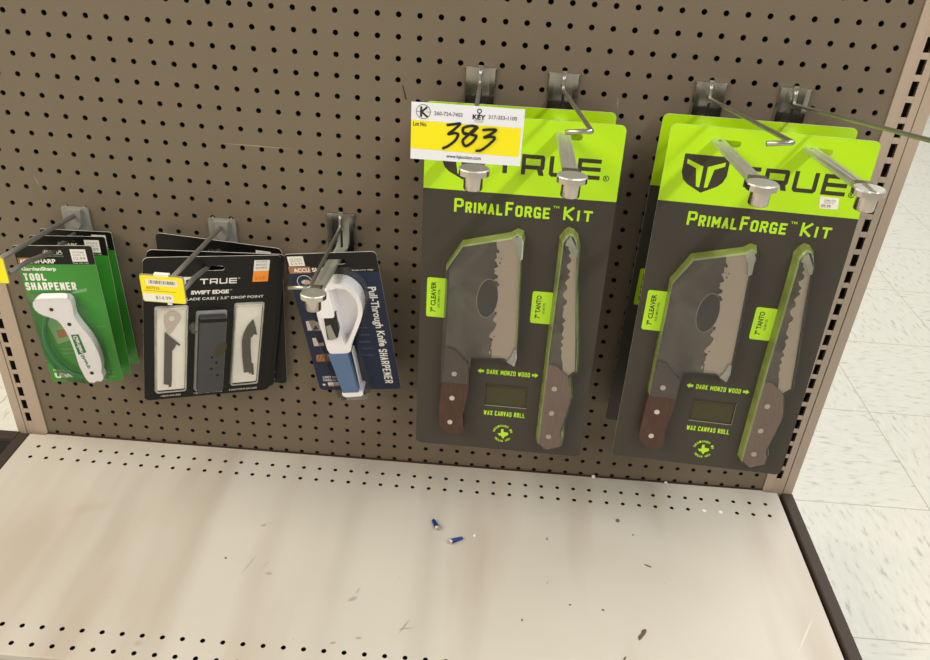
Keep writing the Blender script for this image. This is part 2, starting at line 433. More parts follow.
def hole_grid(mb, xs, zs, x0, x1, z0, z1, r, y0, y1, m, msideh, plane='XZ', n=12, lip=None):
    """a sheet from x0..x1, z0..z1 with a round hole at every (x, z)"""
    def put(x, y, z): return (x, y, z) if plane == 'XZ' else (x, z, y)
    xb = [x0] + [(a + b) / 2 for a, b in zip(xs, xs[1:])] + [x1]
    zb = [z0] + [(a + b) / 2 for a, b in zip(zs, zs[1:])] + [z1]
    for i, x in enumerate(xs):
        for j, z in enumerate(zs):
            a, b, c, d = xb[i], xb[i + 1], zb[j], zb[j + 1]
            sq = []
            for k in range(n):
                t = 2 * pi * k / n + pi / n * 0
                ux, uz = cos(t), sin(t)
                tx = ((b - x) if ux > 0 else (x - a)) / max(abs(ux), 1e-6); tz = ((d - z) if uz > 0 else (z - c)) / max(abs(uz), 1e-6)
                tt = min(tx, tz); sq.append((x + ux * tt, z + uz * tt))
            # outer loop with the cell's corners inserted
            ho = [(x + r * cos(2 * pi * k / n), z + r * sin(2 * pi * k / n)) for k in range(n)]
            vs = [put(p[0], y0, p[1]) for p in ho] + [put(p[0], y0, p[1]) for p in sq] + [put(p[0], y1, p[1]) for p in ho]
            fs = []
            for k in range(n):
                k2 = (k + 1) % n; fs.append((k, k + n, k2 + n, k2))
            corners = [(b, d), (a, d), (a, c), (b, c)]
            for cx, cz in corners:
                ang = math.atan2(cz - z, cx - x) % (2 * pi)
                best = None
                for k in range(n):
                    t0 = 2 * pi * k / n; t1 = 2 * pi * (k + 1) / n
                    if t0 + 1e-6 < ang < t1 - 1e-6: best = k
                if best is not None:
                    vs.append(put(cx, y0, cz)); fs.append((best + n, len(vs) - 1, (best + 1) % n + n))
            mb.add(vs, fs, m)
            mb.add(vs[:n] + vs[2 * n:3 * n], [(k, (k + 1) % n, (k + 1) % n + n, k + n) for k in range(n)], msideh)
    return mb

pb = MB()
hole_grid(pb, list(range(-3, 43)), list(range(-26, 13)), -3.62, 42.6, -26.6, 12.5, .135, 0, .19, M_PEG, M_HOLE)
for seg in (((9.6, -5.81), (13.94, -5.86)), ((-.47, -8.3), (-.22, -9.0)), ((29.68, -2.0), (29.76, -2.7))):
    (xa, za), (xb_, zb_) = seg; d = Vector((xb_ - xa, zb_ - za)).normalized(); nrm = Vector((-d.y, d.x)) * .035
    pb.flat([(xa, za), ((xa + xb_) / 2 - nrm.x, (za + zb_) / 2 - nrm.y), (xb_, zb_), ((xa + xb_) / 2 + nrm.x, (za + zb_) / 2 + nrm.y)], -.004, M_SCR)
pb.flat([(19.2, -2.2), (19.26, -2.25), (19.46, -2.95), (19.36, -2.9)], -.004, M_TRIM)
gpart(pb, 'pegboard')
bk = MB(); bk.box(-4.5, 43.4, .9, 1.0, -31, 12.5, M_HOLE); gpart(bk, 'back_panel')

def slot_column(u, sx, zs, w, hs, y0):
    ya, yb = y0 + .03, y0 + .09
    u.box(sx - .35, sx - w, ya, yb, -31.9, 12.5, M_UP); u.box(sx + w, sx + .35, ya, yb, -31.9, 12.5, M_UP)
    zz = sorted(zs); lo = -31.9
    for z in zz:
        u.box(sx - w, sx + w, ya, yb, lo, z - hs, M_UP); lo = z + hs
    u.box(sx - w, sx + w, ya, yb, lo, 12.5, M_UP)

def upright(x0, x1, sx, zc, seam):
    """box-section post with a column of slots; front face at y = -0.06"""
    u = MB(); y0 = -.08
    w = .165; hs = .35
    zs = [zc - k for k in range(-13, 26)]
    zs = [z for z in zs if z > -25.6 and z < 12]
    holes = [[(sx - w, z - hs), (sx + w, z - hs), (sx + w, z + hs), (sx - w, z + hs)] for z in zs]
    a, b = sx - .34, sx + .34
    slot_column(u, sx, zs, w, hs, y0)
    u.box(x0, a, y0, .9, -31.9, 12.5, M_UP)
    if seam > b: 
        u.box(b, seam, y0 + .03, .9, -31.9, 12.5, M_UP); u.box(seam + .03, x1, y0, 2.4, -31.9, 12.5, M_UP); u.box(seam, seam + .03, y0 + .06, .9, -31.9, 12.5, M_TRIM)
    else:
        u.box(b, x1, y0, .9, -31.9, 12.5, M_UP)
    u.box(a, b, .5, .6, -31.9, 12.5, M_GAP)
    o = gpart(u, 'upright', bevel=.025)
    return o
upright(42.62, 44.52, 43.40, -.76, 43.93)
# the left post is seen from the other side: its seam lies left of the slots
u = MB(); y0 = -.08
zs = [-24.91 + k for k in range(0, 37)]
slot_column(u, -4.65, zs, .165, .35, y0)
u.box(-4.3, -3.62, y0, .9, -31.9, 12.5, M_UP); u.box(-5.58, -5.03, y0, 2.4, -31.9, 12.5, M_UP); u.box(-5.03, -5.0, y0 + .06, .9, -31.9, 12.5, M_TRIM)
u.box(-5.0, -4.3, .5, .6, -31.9, 12.5, M_GAP)
gpart(u, 'upright', bevel=.025)

def side_trim(xa, xb):
    t = MB()
    n = 6; prof = [(xa, -31.9), (xb, -31.9)] + [(xb - .12 + .12 * cos(radians(90 * k / n)), ZD - .12 + .12 * sin(radians(90 * k / n)) + .04) for k in range(n + 1)] + \
        [(xa + .12 - .12 * sin(radians(90 * k / n)), ZD - .12 + .12 * cos(radians(90 * k / n)) + .04) for k in range(n + 1)]
    t.loft([[(x, -16.5, z) for x, z in prof], [(x, -.3, z) for x, z in prof]], M_TRIM, False, True, True)
    return gpart(t, 'side_trim')
side_trim(43.72, 44.48); side_trim(-5.46, -4.67)
gp = MB(); gp.box(43.46, 43.72, -16.2, -.3, -31, ZD - .35, M_GAP); gpart(gp, 'trim_gap_strip')
br = MB(); br.box(-14, -5.46, -.9, -.15, ZD - .25, ZD + .02, M_TRIM); br.box(-14, -5.46, -.95, -.85, -29.2, ZD - .25, M_GAP); gpart(br, 'bracket_and_hollow')  # black panel below the bar paints the dark hollow there
kk = MB(); kk.box(-4.6, 43.5, -14.9, -14.7, -32.1, ZD - .6, M_TRIM); gpart(kk, 'kick_plate')

# the loose base shelf, cream enamel with punched rows front and back
deck = empty('base_shelf', (0, 0, ZD))
tag(deck, 'cream metal base shelf with rows of punched holes, scuffed and streaked', 'shelf')
dk = MB(); hx = [-3.55 + k for k in range(47)]
XL, XR, YB, YF = -4.66, 43.46, -.27, -16.05
hole_grid(dk, hx, [-2.39, -1.39], XL, XR, -3.4, YB, .125, 0, -.06, M_DECK, M_GAP, 'XY')
hole_grid(dk, hx, [-15.4, -14.4], XL, XR, YF + .06, -13.4, .125, 0, -.06, M_DECK, M_GAP, 'XY')
dk.add([(XL, -13.4, 0), (XR, -13.4, 0), (XR, -3.4, 0), (XL, -3.4, 0)], [(0, 1, 2, 3)], M_DECK)
prof = [(YF + .06 - .06 * sin(radians(t)), -.06 + .06 * cos(radians(t))) for t in (0, 30, 60, 90)] + [(YF, -.5)]
vs = [(x, y, z) for x in (XL, XR) for y, z in prof]; k = len(prof)
dk.add(vs, [(i, i + 1, i + 1 + k, i + k) for i in range(k - 1)], M_DECK)
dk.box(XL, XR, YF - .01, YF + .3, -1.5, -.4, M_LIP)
for x, sgn in ((XL, 0), (XR, 1)):
    dk.box(x - .03, x + .03, YF + .06, YB, -.8, -.004, M_DECK)
dk.box(XL, XR, YF + .3, YB, -1.35, -1.3, M_GAP)
dk.build('deck_panel', deck)
lp = MB(); lp.box(XL + 1.0, XR - .85, YB + .03, -.12, -.5, -.03, M_SEAM); lp.box(XL + 1.0, XR - .85, -.12, -.02, -.5, .05, M_TRIM); lp.build('rear_lip', deck)
for hxv in (hx[42], hx[43]):
    p = MB(); p.add([(hxv + .13 * cos(t), -2.4 + .13 * sin(t), .006) for t in (2 * pi * k / 14 for k in range(14))] + [(hxv, -2.4, .02)], [(k, (k + 1) % 14, 14) for k in range(14)], M_WHITE)  # white disc painted for the lit floor seen through the hole
    o = p.build('hole_floor_disc', deck); o['label'] = 'white disc standing in for lit floor below a shelf hole'

# ------------------------------------------------------------------ peg hooks
def security_hook(X, zt, arm_end, wire_end, bar=1.0, barrel=True):
    """zinc peg hook: plate with tab, scan wire with a turned end, flat arm, chrome stop lock.
       arm_end / wire_end are offsets from the top centre of the plate"""
    h = empty('peg_hook', (X, 0, zt))
    p = MB(); hw = .76; H = 2.9
    prof = [(-hw, -.03), (-hw + .06, -.14), (-hw + .3, -.17), (-.2, -.17), (.2, -.17), (hw - .3, -.17), (hw - .06, -.14), (hw, -.03)]
    rows = [0, -.95, -1.95, -H]
    for a, b in zip(rows, rows[1:]):
        for i in range(len(prof) - 1):
            (x0, y0), (x1, y1) = prof[i], prof[i + 1]
            p.add([(x0, y0, b), (x1, y1, b), (x1, y1, a), (x0, y0, a)], [(0, 1, 2, 3)], M_ZINC, True)
    p.box(-hw, hw, -.16, -.01, -.02, .03, M_ZINC)
    p.flat([(-.03, -1.95), (.1, -1.95), (.1, -.95), (-.03, -.95)], -.175, M_GAP)
    p.build('back_plate', h)
    t = MB(); t.box(-.13, .13, -.12, .3, -.02, .11, M_ZINC); t.build('tab', h)
    w = MB(); we = Vector(wire_end); st = Vector((0, -.3, -.72)); d = (we - st).normalized()
    path = [(0, -.16, -.1), (0, -.2, -.3), (0, -.23, -.58), st]
    e = we - d * .12
    path += [tuple(st + (we - st) * .3), tuple(st + (we - st) * .65), tuple(e), (we.x - .06, we.y - .0, we.z), (we.x - .2, we.y, we.z), (we.x - bar, we.y + .03, we.z - .1)]
    w.tube(path, .092, M_WIRE, 10); w.build('scan_wire', h)
    a = MB(); ae = Vector(arm_end); s0 = Vector((0, -.1, -2.05)); loops = []
    sec = [(-.32, -.09), (-.32, .03), (-.26, .08), (-.12, .08), (-.08, .02), (.08, .02), (.12, .08), (.26, .08), (.32, .03), (.32, -.09)]
    for k in range(7):
        c = s0.lerp(ae, k / 6); loops.append([(c.x + u, c.y, c.z + v) for u, v in sec])
    a.loft(loops[::-1], M_ARM, False, True, True); a.build('arm', h)
    L = MB(); c = ae
    top = []
    out = [(.63 * cos(t), .48 * sin(t)) for t in (2 * pi * k / 20 for k in range(20))]
    out = [(max(-.58, min(.62, x)), y) for x, y in out]
    def lp_(z, s): return [(c.x + x * s, c.y - .05 + y * s, c.z + z) for x, y in out]
    L.loft([lp_(-.13, .93), lp_(-.13, 1), lp_(.09, 1)], M_CHROME, False, True, False); L.loft([lp_(.09, 1), lp_(.14, .93)], M_ARM, False, False, True)
    L.box(c.x - .34, c.x + .34, c.y - .1, c.y + .75, c.z - .13, c.z + .13, M_ZINC)
    lk = L.build('stop_lock', h)
    B = MB(); n = 24
    def cy(r, z): return [(c.x + r * cos(2 * pi * k / n), c.y - .12 + r * sin(2 * pi * k / n), c.z + z) for k in range(n)]
    B.loft([cy(.36, -.7), cy(.38, -.67), cy(.38, -.13)], M_CHROME, True, True, False)
    b = B.build('lock_barrel', lk)
    return h

G_H = 'zinc peg hooks on the pegboard'
h1 = security_hook(34, -1.08, (-.02, -10.25, -1.27), (0.12, -11.9, .9), .9)
tag(h1, 'zinc peg hook through the left slot of the price-stickered knife kit', 'hook', G_H)
h2 = security_hook(38, -1.08, (.0, -10.05, -1.25), (1.75, -13.2, 1.35), .9)
tag(h2, 'zinc peg hook nearest the right upright, wire reaching past it', 'hook', G_H)
h3 = security_hook(23, -1.13, (.2, -9.5, -1.72), (.15, -10.2, .75), .95)
tag(h3, 'zinc peg hook half hidden behind the 383 lot sign', 'hook', G_H)
h4 = security_hook(27, -1.13, (0, -9.45, -1.75), (.36, -10.9, .55), .95)
tag(h4, 'zinc peg hook just right of the 383 lot sign', 'hook', G_H)
h5 = security_hook(16, -9.2, (0, -6.9, -1.2), (.05, -7.7, -.40), 1.0)
tag(h5, 'zinc peg hook with chrome lock holding the navy sharpener card', 'hook', G_H)

def tag_hook(X, zt, up_end, low_end, card, price):
    """grey two-rod hook with a flip label holder: card = (x0, x1, z0, z1, y) of the label, offsets from the plate's top"""
    h = empty('peg_hook', (X, 0, zt))
    p = MB(); p.plate(rrect(-.75, .75, -2.0, 0, .12), -.12, -.02, M_GREY)
    p.plate([(-.4, -.1), (.4, -.1), (.28, -.95), (.1, -1.2), (-.1, -1.2), (-.28, -.95)], -.3, -.12, M_GREY)
    p.plate(ellipse(-.28, -1.6, .16, .3, 12), -.26, -.12, M_GREY); p.plate(ellipse(.28, -1.6, .16, .3, 12), -.26, -.12, M_GREY)
    p.box(-.55, -.45, -.02, .3, -.15, .05, M_GREY); p.box(.45, .55, -.02, .3, -.15, .05, M_GREY)
    p.build('back_plate', h, .02)
    w = MB(); e = Vector(up_end); s0 = Vector((-.05, -.2, -.45))
    w.tube([s0, s0 + Vector((0, -.35, .03)), s0.lerp(e, .35), s0.lerp(e, .7), e], .125, M_ROD, 10); w.build('upper_rod', h)
    l = MB(); e2 = Vector(low_end); s1 = Vector((-.1, -.2, -1.45 if low_end[0] < .2 else -1.62))
    l.tube([s1, (s1.x * .6 + e2.x * .4 - .12, -2.9, s1.z + .05), s1.lerp(e2, .75), e2], .125, M_ROD, 10); l.build('lower_rod', h)
    x0, x1, z0, z1, y = card
    hd = MB(); hd.plate(rrect(x0 - .03, x1 + .03, z0 - .03, z1 + .06, .1), y, y + .05, M_GREY)
    cx = (x0 + x1) / 2; hd.box(cx - .35, cx + .35, y - .02, y + .2, z1 + .0, z1 + .1, M_STICK)
    hd.box(cx + .1, cx + .3, y + .02, y + .1, z0 - .15, z0, M_STICK)
    ho = hd.build('label_holder', h)
    q = MB(); q.plate(rrect(x0, x1, z0, z1, .12), y - .025, y - .005, M_YELL)
    w_ = x1 - x0
    q.flat(rrect(x0 + .12 * w_, x0 + .86 * w_, z1 - .5, z1 - .16, .06), y - .029, M_STICK)
    q.flat(rrect(x0 + .03, x0 + .72 * w_, z0 + .03, z0 + .44, .08), y - .029, M_STICK)
    rnd = random.Random(3); bx = x0 + .2 * w_
    while bx < x0 + .8 * w_:
        bw = rnd.choice((.02, .03, .05)); q.flat([(bx, z1 - .4), (bx + bw, z1 - .4), (bx + bw, z1 - .22), (bx, z1 - .22)], y - .033, M_STICKTXT); bx += bw + rnd.choice((.02, .03, .04))
    q.text('847035', x0 + .12 * w_, z1 - .7, x0 + .42 * w_, z1 - .56, y - .033, M_BROWN)
    q.box(x0 + .1, x0 + .8 * w_, y - .0335, y - .03, z1 - .79, z1 - .77, M_BROWN)
    q.text(price, x0 + .3 * w_, z0 + .12, x0 + .66 * w_, z0 + .34, y - .033, M_STICKTXT)
    q.build('price_label', ho)
    return h
h6 = tag_hook(9.5, -10.02, (-.05, -7.2, .05), (.35, -6.9, -.62), (-1.5, .52, -1.19, .18, -7.25), '$14.99')
tag(h6, 'grey peg hook with yellow price label above the black blade card', 'hook', 'grey label hooks on the pegboard')
h7 = tag_hook(1.45, -9.95, (-.05, -7.2, .3), (.1, -6.9, -.5), (-1.85, .22, -.87, .46, -7.25), '$14.99')
tag(h7, 'grey peg hook with yellow price label cut off by the left picture edge', 'hook', 'grey label hooks on the pegboard')

# ------------------------------------------------------------------ knife kits
def true_letters(mb, x0, x1, z0, z1, y, m, letters='TRUE'):
    """squared wide capitals"""
    H = z1 - z0; t = H * .2; n = len(letters); gap = (x1 - x0) * .045; w = ((x1 - x0) - gap * (n - 1)) / n
    for i, ch in enumerate(letters):
        a = x0 + i * (w + gap); b = a + w; c = t * .6
        if ch == 'T':
            mb.flat([(a, z1), (a, z1 - t), (b, z1 - t), (b, z1)][::-1], y, m); mb.flat([((a + b) / 2 - t * .55, z0), ((a + b) / 2 + t * .55, z0), ((a + b) / 2 + t * .55, z1 - t), ((a + b) / 2 - t * .55, z1 - t)], y, m)
        if ch == 'R':
            zm = z0 + H * .36
            mb.flat([(a, z0), (a + t, z0), (a + t, z1), (a, z1)], y, m); mb.flat([(a + t, z1 - t), (b - c, z1 - t), (b, z1 - t), (b - c * .3, z1 - c * .3), (b - c, z1), (a + t, z1)], y, m)
            mb.flat([(b - t, zm), (b, zm), (b, z1 - t), (b - t, z1 - t)], y, m); mb.flat([(a + t, zm - t * .4), (b - c * .5, zm - t * .4), (b, zm), (b, zm + t * .6), (a + t, zm + t * .6)], y - .0008, m)
            mb.flat([(b - t * 1.25, z0), (b, z0), (b - t * .55, zm), (b - t * 1.9, zm)], y - .0004, m)
        if ch == 'U':
            mb.flat([(a, z0 + c), (a + t, z0 + t), (a + t, z1), (a, z1)], y, m); mb.flat([(b - t, z0 + t), (b, z0 + c), (b, z1), (b - t, z1)], y, m)
            mb.flat([(a + c, z0), (b - c, z0), (b, z0 + c), (b - t, z0 + t), (a + t, z0 + t), (a, z0 + c)], y - .0006, m)
        if ch == 'E':
            mb.flat([(a, z0), (a + t, z0), (a + t, z1), (a, z1)], y, m)
            for zz in (z0, (z0 + z1) / 2 - t / 2, z1 - t): mb.flat([(a + t, zz), (b, zz), (b, zz + t), (a + t, zz + t)], y, m)

def shield(mb, cx, zt, w, h, y, m, mT):
    pts = [(-.5, 0), (.5, 0), (.5, -.5), (.44, -.68), (.33, -.8), (0, -1), (-.33, -.8), (-.44, -.68), (-.5, -.5)][::-1]
    mb.flat([(cx + a * w, zt + b * h) for a, b in pts], y, m)
    for sg in (-1, 1):
        q = [(.42, -.14), (.42, -.25), (.2, -.36), (.13, -.84), (.05, -.86), (.05, -.3)]
        q2 = [(cx + sg * a * w, zt + b * h) for a, b in q]
        mb.flat(q2, y - .003, mT)

CLEAVER = [(-3.22, -11.85), (-3.22, -7.5), (-2.49, -6.21), (-.17, -5.6), (.2, -6.0), (.25, -6.97), (.37, -9.4), (.45, -11.3), (.46, -12.1), (.36, -12.57), (-.17, -12.26), (-1.76, -12.35), (-1.95, -12.66)]
random.seed(11)
def jag(pts, amp=.07, n=4):
    out = []
    for a, b in zip(pts, pts[1:]):
        for k in range(n):
            t = k / n; out.append((a[0] + (b[0] - a[0]) * t + random.uniform(-amp, amp), a[1] + (b[1] - a[1]) * t))
    out.append(pts[-1]); return out
CETCH = [(-.95, -5.8)] + jag([(-.96, -6.1), (-.95, -6.73), (-.9, -7.3), (-.86, -7.9), (-.80, -8.5), (-.72, -8.9), (-.86, -9.5), (-.83, -10.14), (-.87, -10.83), (-.86, -11.3)], .15, 5) + [(-.8, -12.29)]
TANTO = [(2.3, -12.4), (2.32, -9.7), (2.36, -7.4), (2.42, -5.75), (2.62, -5.3), (3.0, -5.98), (3.02, -6.3), (3.22, -8.4), (3.5, -10.95), (3.68, -12.65), (3.45, -12.85), (3.32, -13.0)]
TETCH = [(2.6, -5.6)] + jag([(2.62, -6.0), (2.72, -6.8), (2.72, -7.6), (2.68, -8.4), (2.78, -9.2), (2.82, -10.2), (2.86, -11.2), (2.98, -12.2)], .12, 5) + [(3.05, -12.85)]
CH = [(-3.22, -11.85), (-2.78, -11.9), (-1.97, -12.78), (-1.88, -13.6), (-1.9, -14.4), (-2.12, -15.9), (-2.05, -16.5), (-1.98, -16.8), (-2.15, -17.05), (-2.76, -17.15), (-3.3, -16.75), (-3.42, -16.3), (-3.36, -14.4), (-3.24, -13.2)]
TH = [(2.22, -12.36), (2.63, -12.36), (3.34, -12.95), (3.58, -14.0), (3.6, -14.5), (3.3, -16.3), (3.28, -16.6), (3.43, -16.85), (3.4, -17.35), (2.68, -17.62), (2.2, -17.25), (2.18, -15.0)]

# heavy squared capitals drawn as strokes on a unit box
BF = {'P': [[(0, 0), (0, 1), (.8, 1), (1, .9), (1, .55), (.8, .45), (0, .45)]], 'R': [[(0, 0), (0, 1), (.8, 1), (1, .9), (1, .58), (.8, .48), (0, .48)], [(.55, .48), (1, 0)]],
      'I': [[(.5, 0), (.5, 1)]], 'M': [[(0, 0), (0, 1), (.5, .35), (1, 1), (1, 0)]], 'A': [[(0, 0), (.5, 1), (1, 0)], [(.2, .3), (.8, .3)]], 'L': [[(0, 1), (0, 0), (1, 0)]],
      'F': [[(0, 0), (0, 1), (1, 1)], [(0, .52), (.85, .52)]], 'O': [[(.2, 0), (0, .15), (0, .85), (.2, 1), (.8, 1), (1, .85), (1, .15), (.8, 0), (.2, 0)]], 'G': [[(1, .82), (.8, 1), (.2, 1), (0, .85), (0, .15), (.2, 0), (1, 0), (1, .42), (.62, .42)]],
      'E': [[(1, 1), (0, 1), (0, 0), (1, 0)], [(0, .5), (.85, .5)]], 'K': [[(0, 0), (0, 1)], [(1, 1), (.1, .5), (1, 0)]], 'T': [[(0, 1), (1, 1)], [(.5, 1), (.5, 0)]],
      'S': [[(1, .8), (.8, 1), (.2, 1), (0, .85), (0, .6), (1, .42), (1, .15), (.8, 0), (.2, 0), (0, .2)]], 'H': [[(0, 0), (0, 1)], [(1, 0), (1, 1)], [(0, .5), (1, .5)]], 'N': [[(0, 0), (0, 1), (1, 0), (1, 1)]],
      'X': [[(0, 0), (1, 1)], [(0, 1), (1, 0)]], 'C': [[(1, .8), (.8, 1), (.2, 1), (0, .85), (0, .15), (.2, 0), (.8, 0), (1, .2)]], 'V': [[(0, 1), (.5, 0), (1, 1)]], 'Z': [[(0, 1), (1, 1), (0, 0), (1, 0)]],
      'D': [[(0, 0), (0, 1), (.75, 1), (1, .8), (1, .2), (.75, 0), (0, 0)]], 'W': [[(0, 1), (.25, 0), (.5, .8), (.75, 0), (1, 1)]], 'U': [[(0, 1), (0, .15), (.2, 0), (.8, 0), (1, .15), (1, 1)]]}
def block(mb, txt, x0, z0, x1, z1, y, m, wt=.2, rot=0):
    """txt in heavy capitals filling x0..x1, z0..z1; rot -90 reads downwards"""
    Lh = (x1 - x0) if rot == 0 else (z1 - z0); Hh = (z1 - z0) if rot == 0 else (x1 - x0)
    t = wt * Hh; un = [(.42 if ch == 'I' else 1.25 if ch in 'MW' else .45 if ch == ' ' else 1) for ch in txt]
    gap = .26; tot = sum(un) + gap * (len(txt) - 1); q = Lh / tot; p = 0
    for ch, u in zip(txt, un):
        for k, st in enumerate(BF.get(ch, [])):
            pts = []
            for a, b in st:
                la = p + t * .5 + a * max(u * q - t, 0); lb = t * .5 + b * (Hh - t)
                pts.append((x0 + la, z0 + lb) if rot == 0 else (x0 + lb, z1 - la))
            mb.stroke(pts, t, y - .0015 * k, m)
        p += (u + gap) * q

def tagbox(mb, x0, x1, z0, z1, big, y):
    mb.flat(rrect(x0, x1, z0, z1, .12), y, M_LIME)
    zc = (z0 + z1) / 2; w = x1 - x0
    mb.text(big, x0 + .2 * w, z0 + .28, x0 + .46 * w, z1 - .22, y - .003, M_INK, .03, 90)
    mb.text('6CR13MOV STEEL', x0 + .55 * w, z0 + .55, x0 + .66 * w, z1 - .6, y - .003, M_INK, .01, 90)

def make_kit():
    root = empty('knife_kit_card', (0, 0, 0))
    c = MB(); w = 4.585; H = 18.29
    outline = rrect(-w, w, -H, 0, .28)
    slots = [rrect(-2.46, -1.36, -.84, -.54, .14), rrect(1.56, 2.66, -.84, -.54, .14)]
    win = [(-.9, -15.48), (1.36, -15.48), (1.36, -14.09), (-.9, -14.09)]
    c.plate(outline, -.02, .02, M_CARD, M_EDGE, slots + [win], M_CARD)
    top = [p for p in rrect(-w, w, -4.6, 0, .28) if p[1] > -1] ; top = top + [(-w, -3.59), (w, -3.59)]
    # header, laid round the two hanging slots
    hd = [Vector((x, z, 0)) for x, z in top]
    mbv = [[Vector((x, z, 0)) for x, z in l] for l in [top] + slots]
    tr = tessellate_polygon(mbv); fl = [p for l in mbv for p in l]
    fs = []
    for t in tr:
        a, b, d = (fl[i] for i in t); cr = (b.x - a.x) * (d.y - a.y) - (b.y - a.y) * (d.x - a.x)
        fs.append(t if cr > 0 else (t[0], t[2], t[1]))
    c.add([(p.x, -.023, p.y) for p in fl], fs, M_LIME)
    y = -.027
    shield(c, -2.72, -1.3, 2.05, 1.76, y, M_INK, M_LIME)
    true_letters(c, -1.32, 3.66, -2.6, -1.63, y, M_INK)
    ring(c, 3.96, -2.5, .14, .035, y, M_INK); c.text('R', 3.9, -2.57, 4.02, -2.43, y, M_INK, .03)
    # title: large initials with small capitals
    for s, a, b, h in (('P', -3.07, -2.62, .7), ('RIMAL', -2.53, -.72, .56), ('F', -.6, -.22, .7), ('ORGE', -.12, 1.55, .56), ('K', 2.18, 2.68, .7), ('IT', 2.8, 3.58, .56)):
        block(c, s, a, -4.68, b, -4.68 + h, y, M_LIME, .2 if h < .6 else .17)
    c.text('TM', 1.65, -4.12, 1.95, -4.0, y, M_LIME, .01)
    tagbox(c, -4.25, -3.22, -10.4, -8.2, '7" CLEAVER', y)
    tagbox(c, 1.1, 2.15, -10.28, -8.5, '7" TANTO', y)
    block(c, 'DARK MONZO WOOD', -.9, -13.5, 1.4, -13.22, y, M_LIME, .15)
    for sx, xa in ((-1, -1.22), (1, 1.66)):
        c.flat([(xa + sx * .18, -13.35), (xa, -13.2), (xa, -13.29), (xa - sx * .16, -13.27), (xa - sx * .16, -13.43), (xa, -13.41), (xa, -13.5)][::(1 if sx < 0 else -1)], y, M_LIME)
    block(c, 'WAX CANVAS ROLL', -.9, -16.08, 1.35, -15.78, y, M_LIME, .16)
    # round stamp: ring of letters round a state outline
    for word, a0, step, flip in (('DESIGNED IN', 165, -15, 0), ('TEXAS USA', 222, 12.5, 1)):
        for k, ch in enumerate(word):
            if ch == ' ': continue
            a = radians(a0 + step * k); px, pz = .22 + .5 * cos(a), -17.2 + .5 * sin(a)
            sub = MB(); sub.text(ch, -.05, -.065, .05, .065, 0, M_LIME, .04)
            th = a - pi / 2 if not flip else a + pi / 2
            c.add([(px + vx * cos(th) - vz * sin(th), y, pz + vx * sin(th) + vz * cos(th)) for vx, _, vz in sub.v], sub.f, M_LIME)
    tx = [(-.1, .28), (.04, .28), (.04, .12), (.14, .08), (.3, .08), (.32, -.06), (.26, -.12), (.12, -.2), (.08, -.34), (0, -.3), (-.07, -.16), (-.16, -.18), (-.28, -.02), (-.1, 0)]
    c.flat([(.22 + a, -17.2 + b) for a, b in tx][::-1], y, M_LIME)
    c.build('backing_card', root)
    cr = MB(); cr.plate(rrect(-1.5, 1.9, -15.9, -13.7, .3), .08, .4, M_OLIVE); cr.box(-1.2, 1.6, .04, .12, -14.35, -14.25, M_CARD); o = cr.build('canvas_roll', root, .08); o['label'] = 'olive waxed canvas roll seen through the window'
    # cleaver
    b = MB(); ti = len(CLEAVER)
    dark = CLEAVER[:3] + [(-1.0, -5.82)] + CETCH[1:-1] + [(-.8, -12.3), (-1.76, -12.35), (-1.95, -12.66)]
    light = [(-1.0, -5.82), (-.17, -5.6)] + CLEAVER[4:11] + [(-.8, -12.3)] + CETCH[1:-1][::-1]
    b.plate(dark[::-1], -.42, -.34, M_STEELD); b.plate(light[::-1], -.42, -.345, M_STEELL)
    b.flat(ellipse(-1.24, -8.94, .52, 1.06, 28, -.06)[:], -.424, M_ETCH)
    ring_o = ellipse(-1.24, -8.94, .54, 1.08, 28, -.06); ring_i = ellipse(-1.24, -8.94, .52, 1.06, 28, -.06)
    b.add([(p[0], -.425, p[1]) for p in ring_o + ring_i], [(k, (k + 1) % 28, (k + 1) % 28 + 28, k + 28) for k in range(28)], M_STEELL)
    rnd = random.Random(5)
    for k in range(26):
        pz = -6 - rnd.random() * 6; px = -.85 + rnd.uniform(-.12, .16)
        b.flat(ellipse(px, pz, rnd.uniform(.03, .09), rnd.uniform(.03, .11), 8), -.4265 - k * .0003, rnd.choice((M_ETCH, M_STEELL)))
    bo = b.build('cleaver', root)
    hd_ = MB(); hd_.plate(offset_poly(CH, 0), -.62, -.12, M_WOODD); ho = hd_.build('handle', bo, .07)
    for (px, pz) in ((-2.69, -13.33), (-2.74, -14.83), (-2.78, -16.36)):
        r = MB(); r.plate(ellipse(px, pz, .14, .14, 16), -.65, -.5, M_RIVET); r.build('rivet', bo)
    # cleaver blister: walls lofted from the card to the front film, then the film; open over the lower handle
    base = [(-3.33, -13.9), (-3.33, -7.44), (-2.56, -6.08), (-.25, -5.48), (.08, -5.26), (.38, -5.34), (.48, -5.75), (.42, -6.95), (.52, -9.4), (.6, -11.4), (.6, -12.25), (.42, -12.76), (.1, -12.6), (-.25, -12.42), (-1.7, -12.48), (-1.78, -12.8), (-1.8, -13.9)]
    topo = [(-3.3, -13.9), (-3.26, -7.5), (-2.5, -6.2), (-.2, -5.62), (.08, -5.42), (.27, -5.55), (.32, -6.05), (.3, -6.95), (.42, -9.4), (.5, -11.3), (.5, -12.2), (.36, -12.62), (.05, -12.4), (-.3, -12.24), (-1.8, -12.32), (-1.9, -12.75), (-1.92, -13.9)]
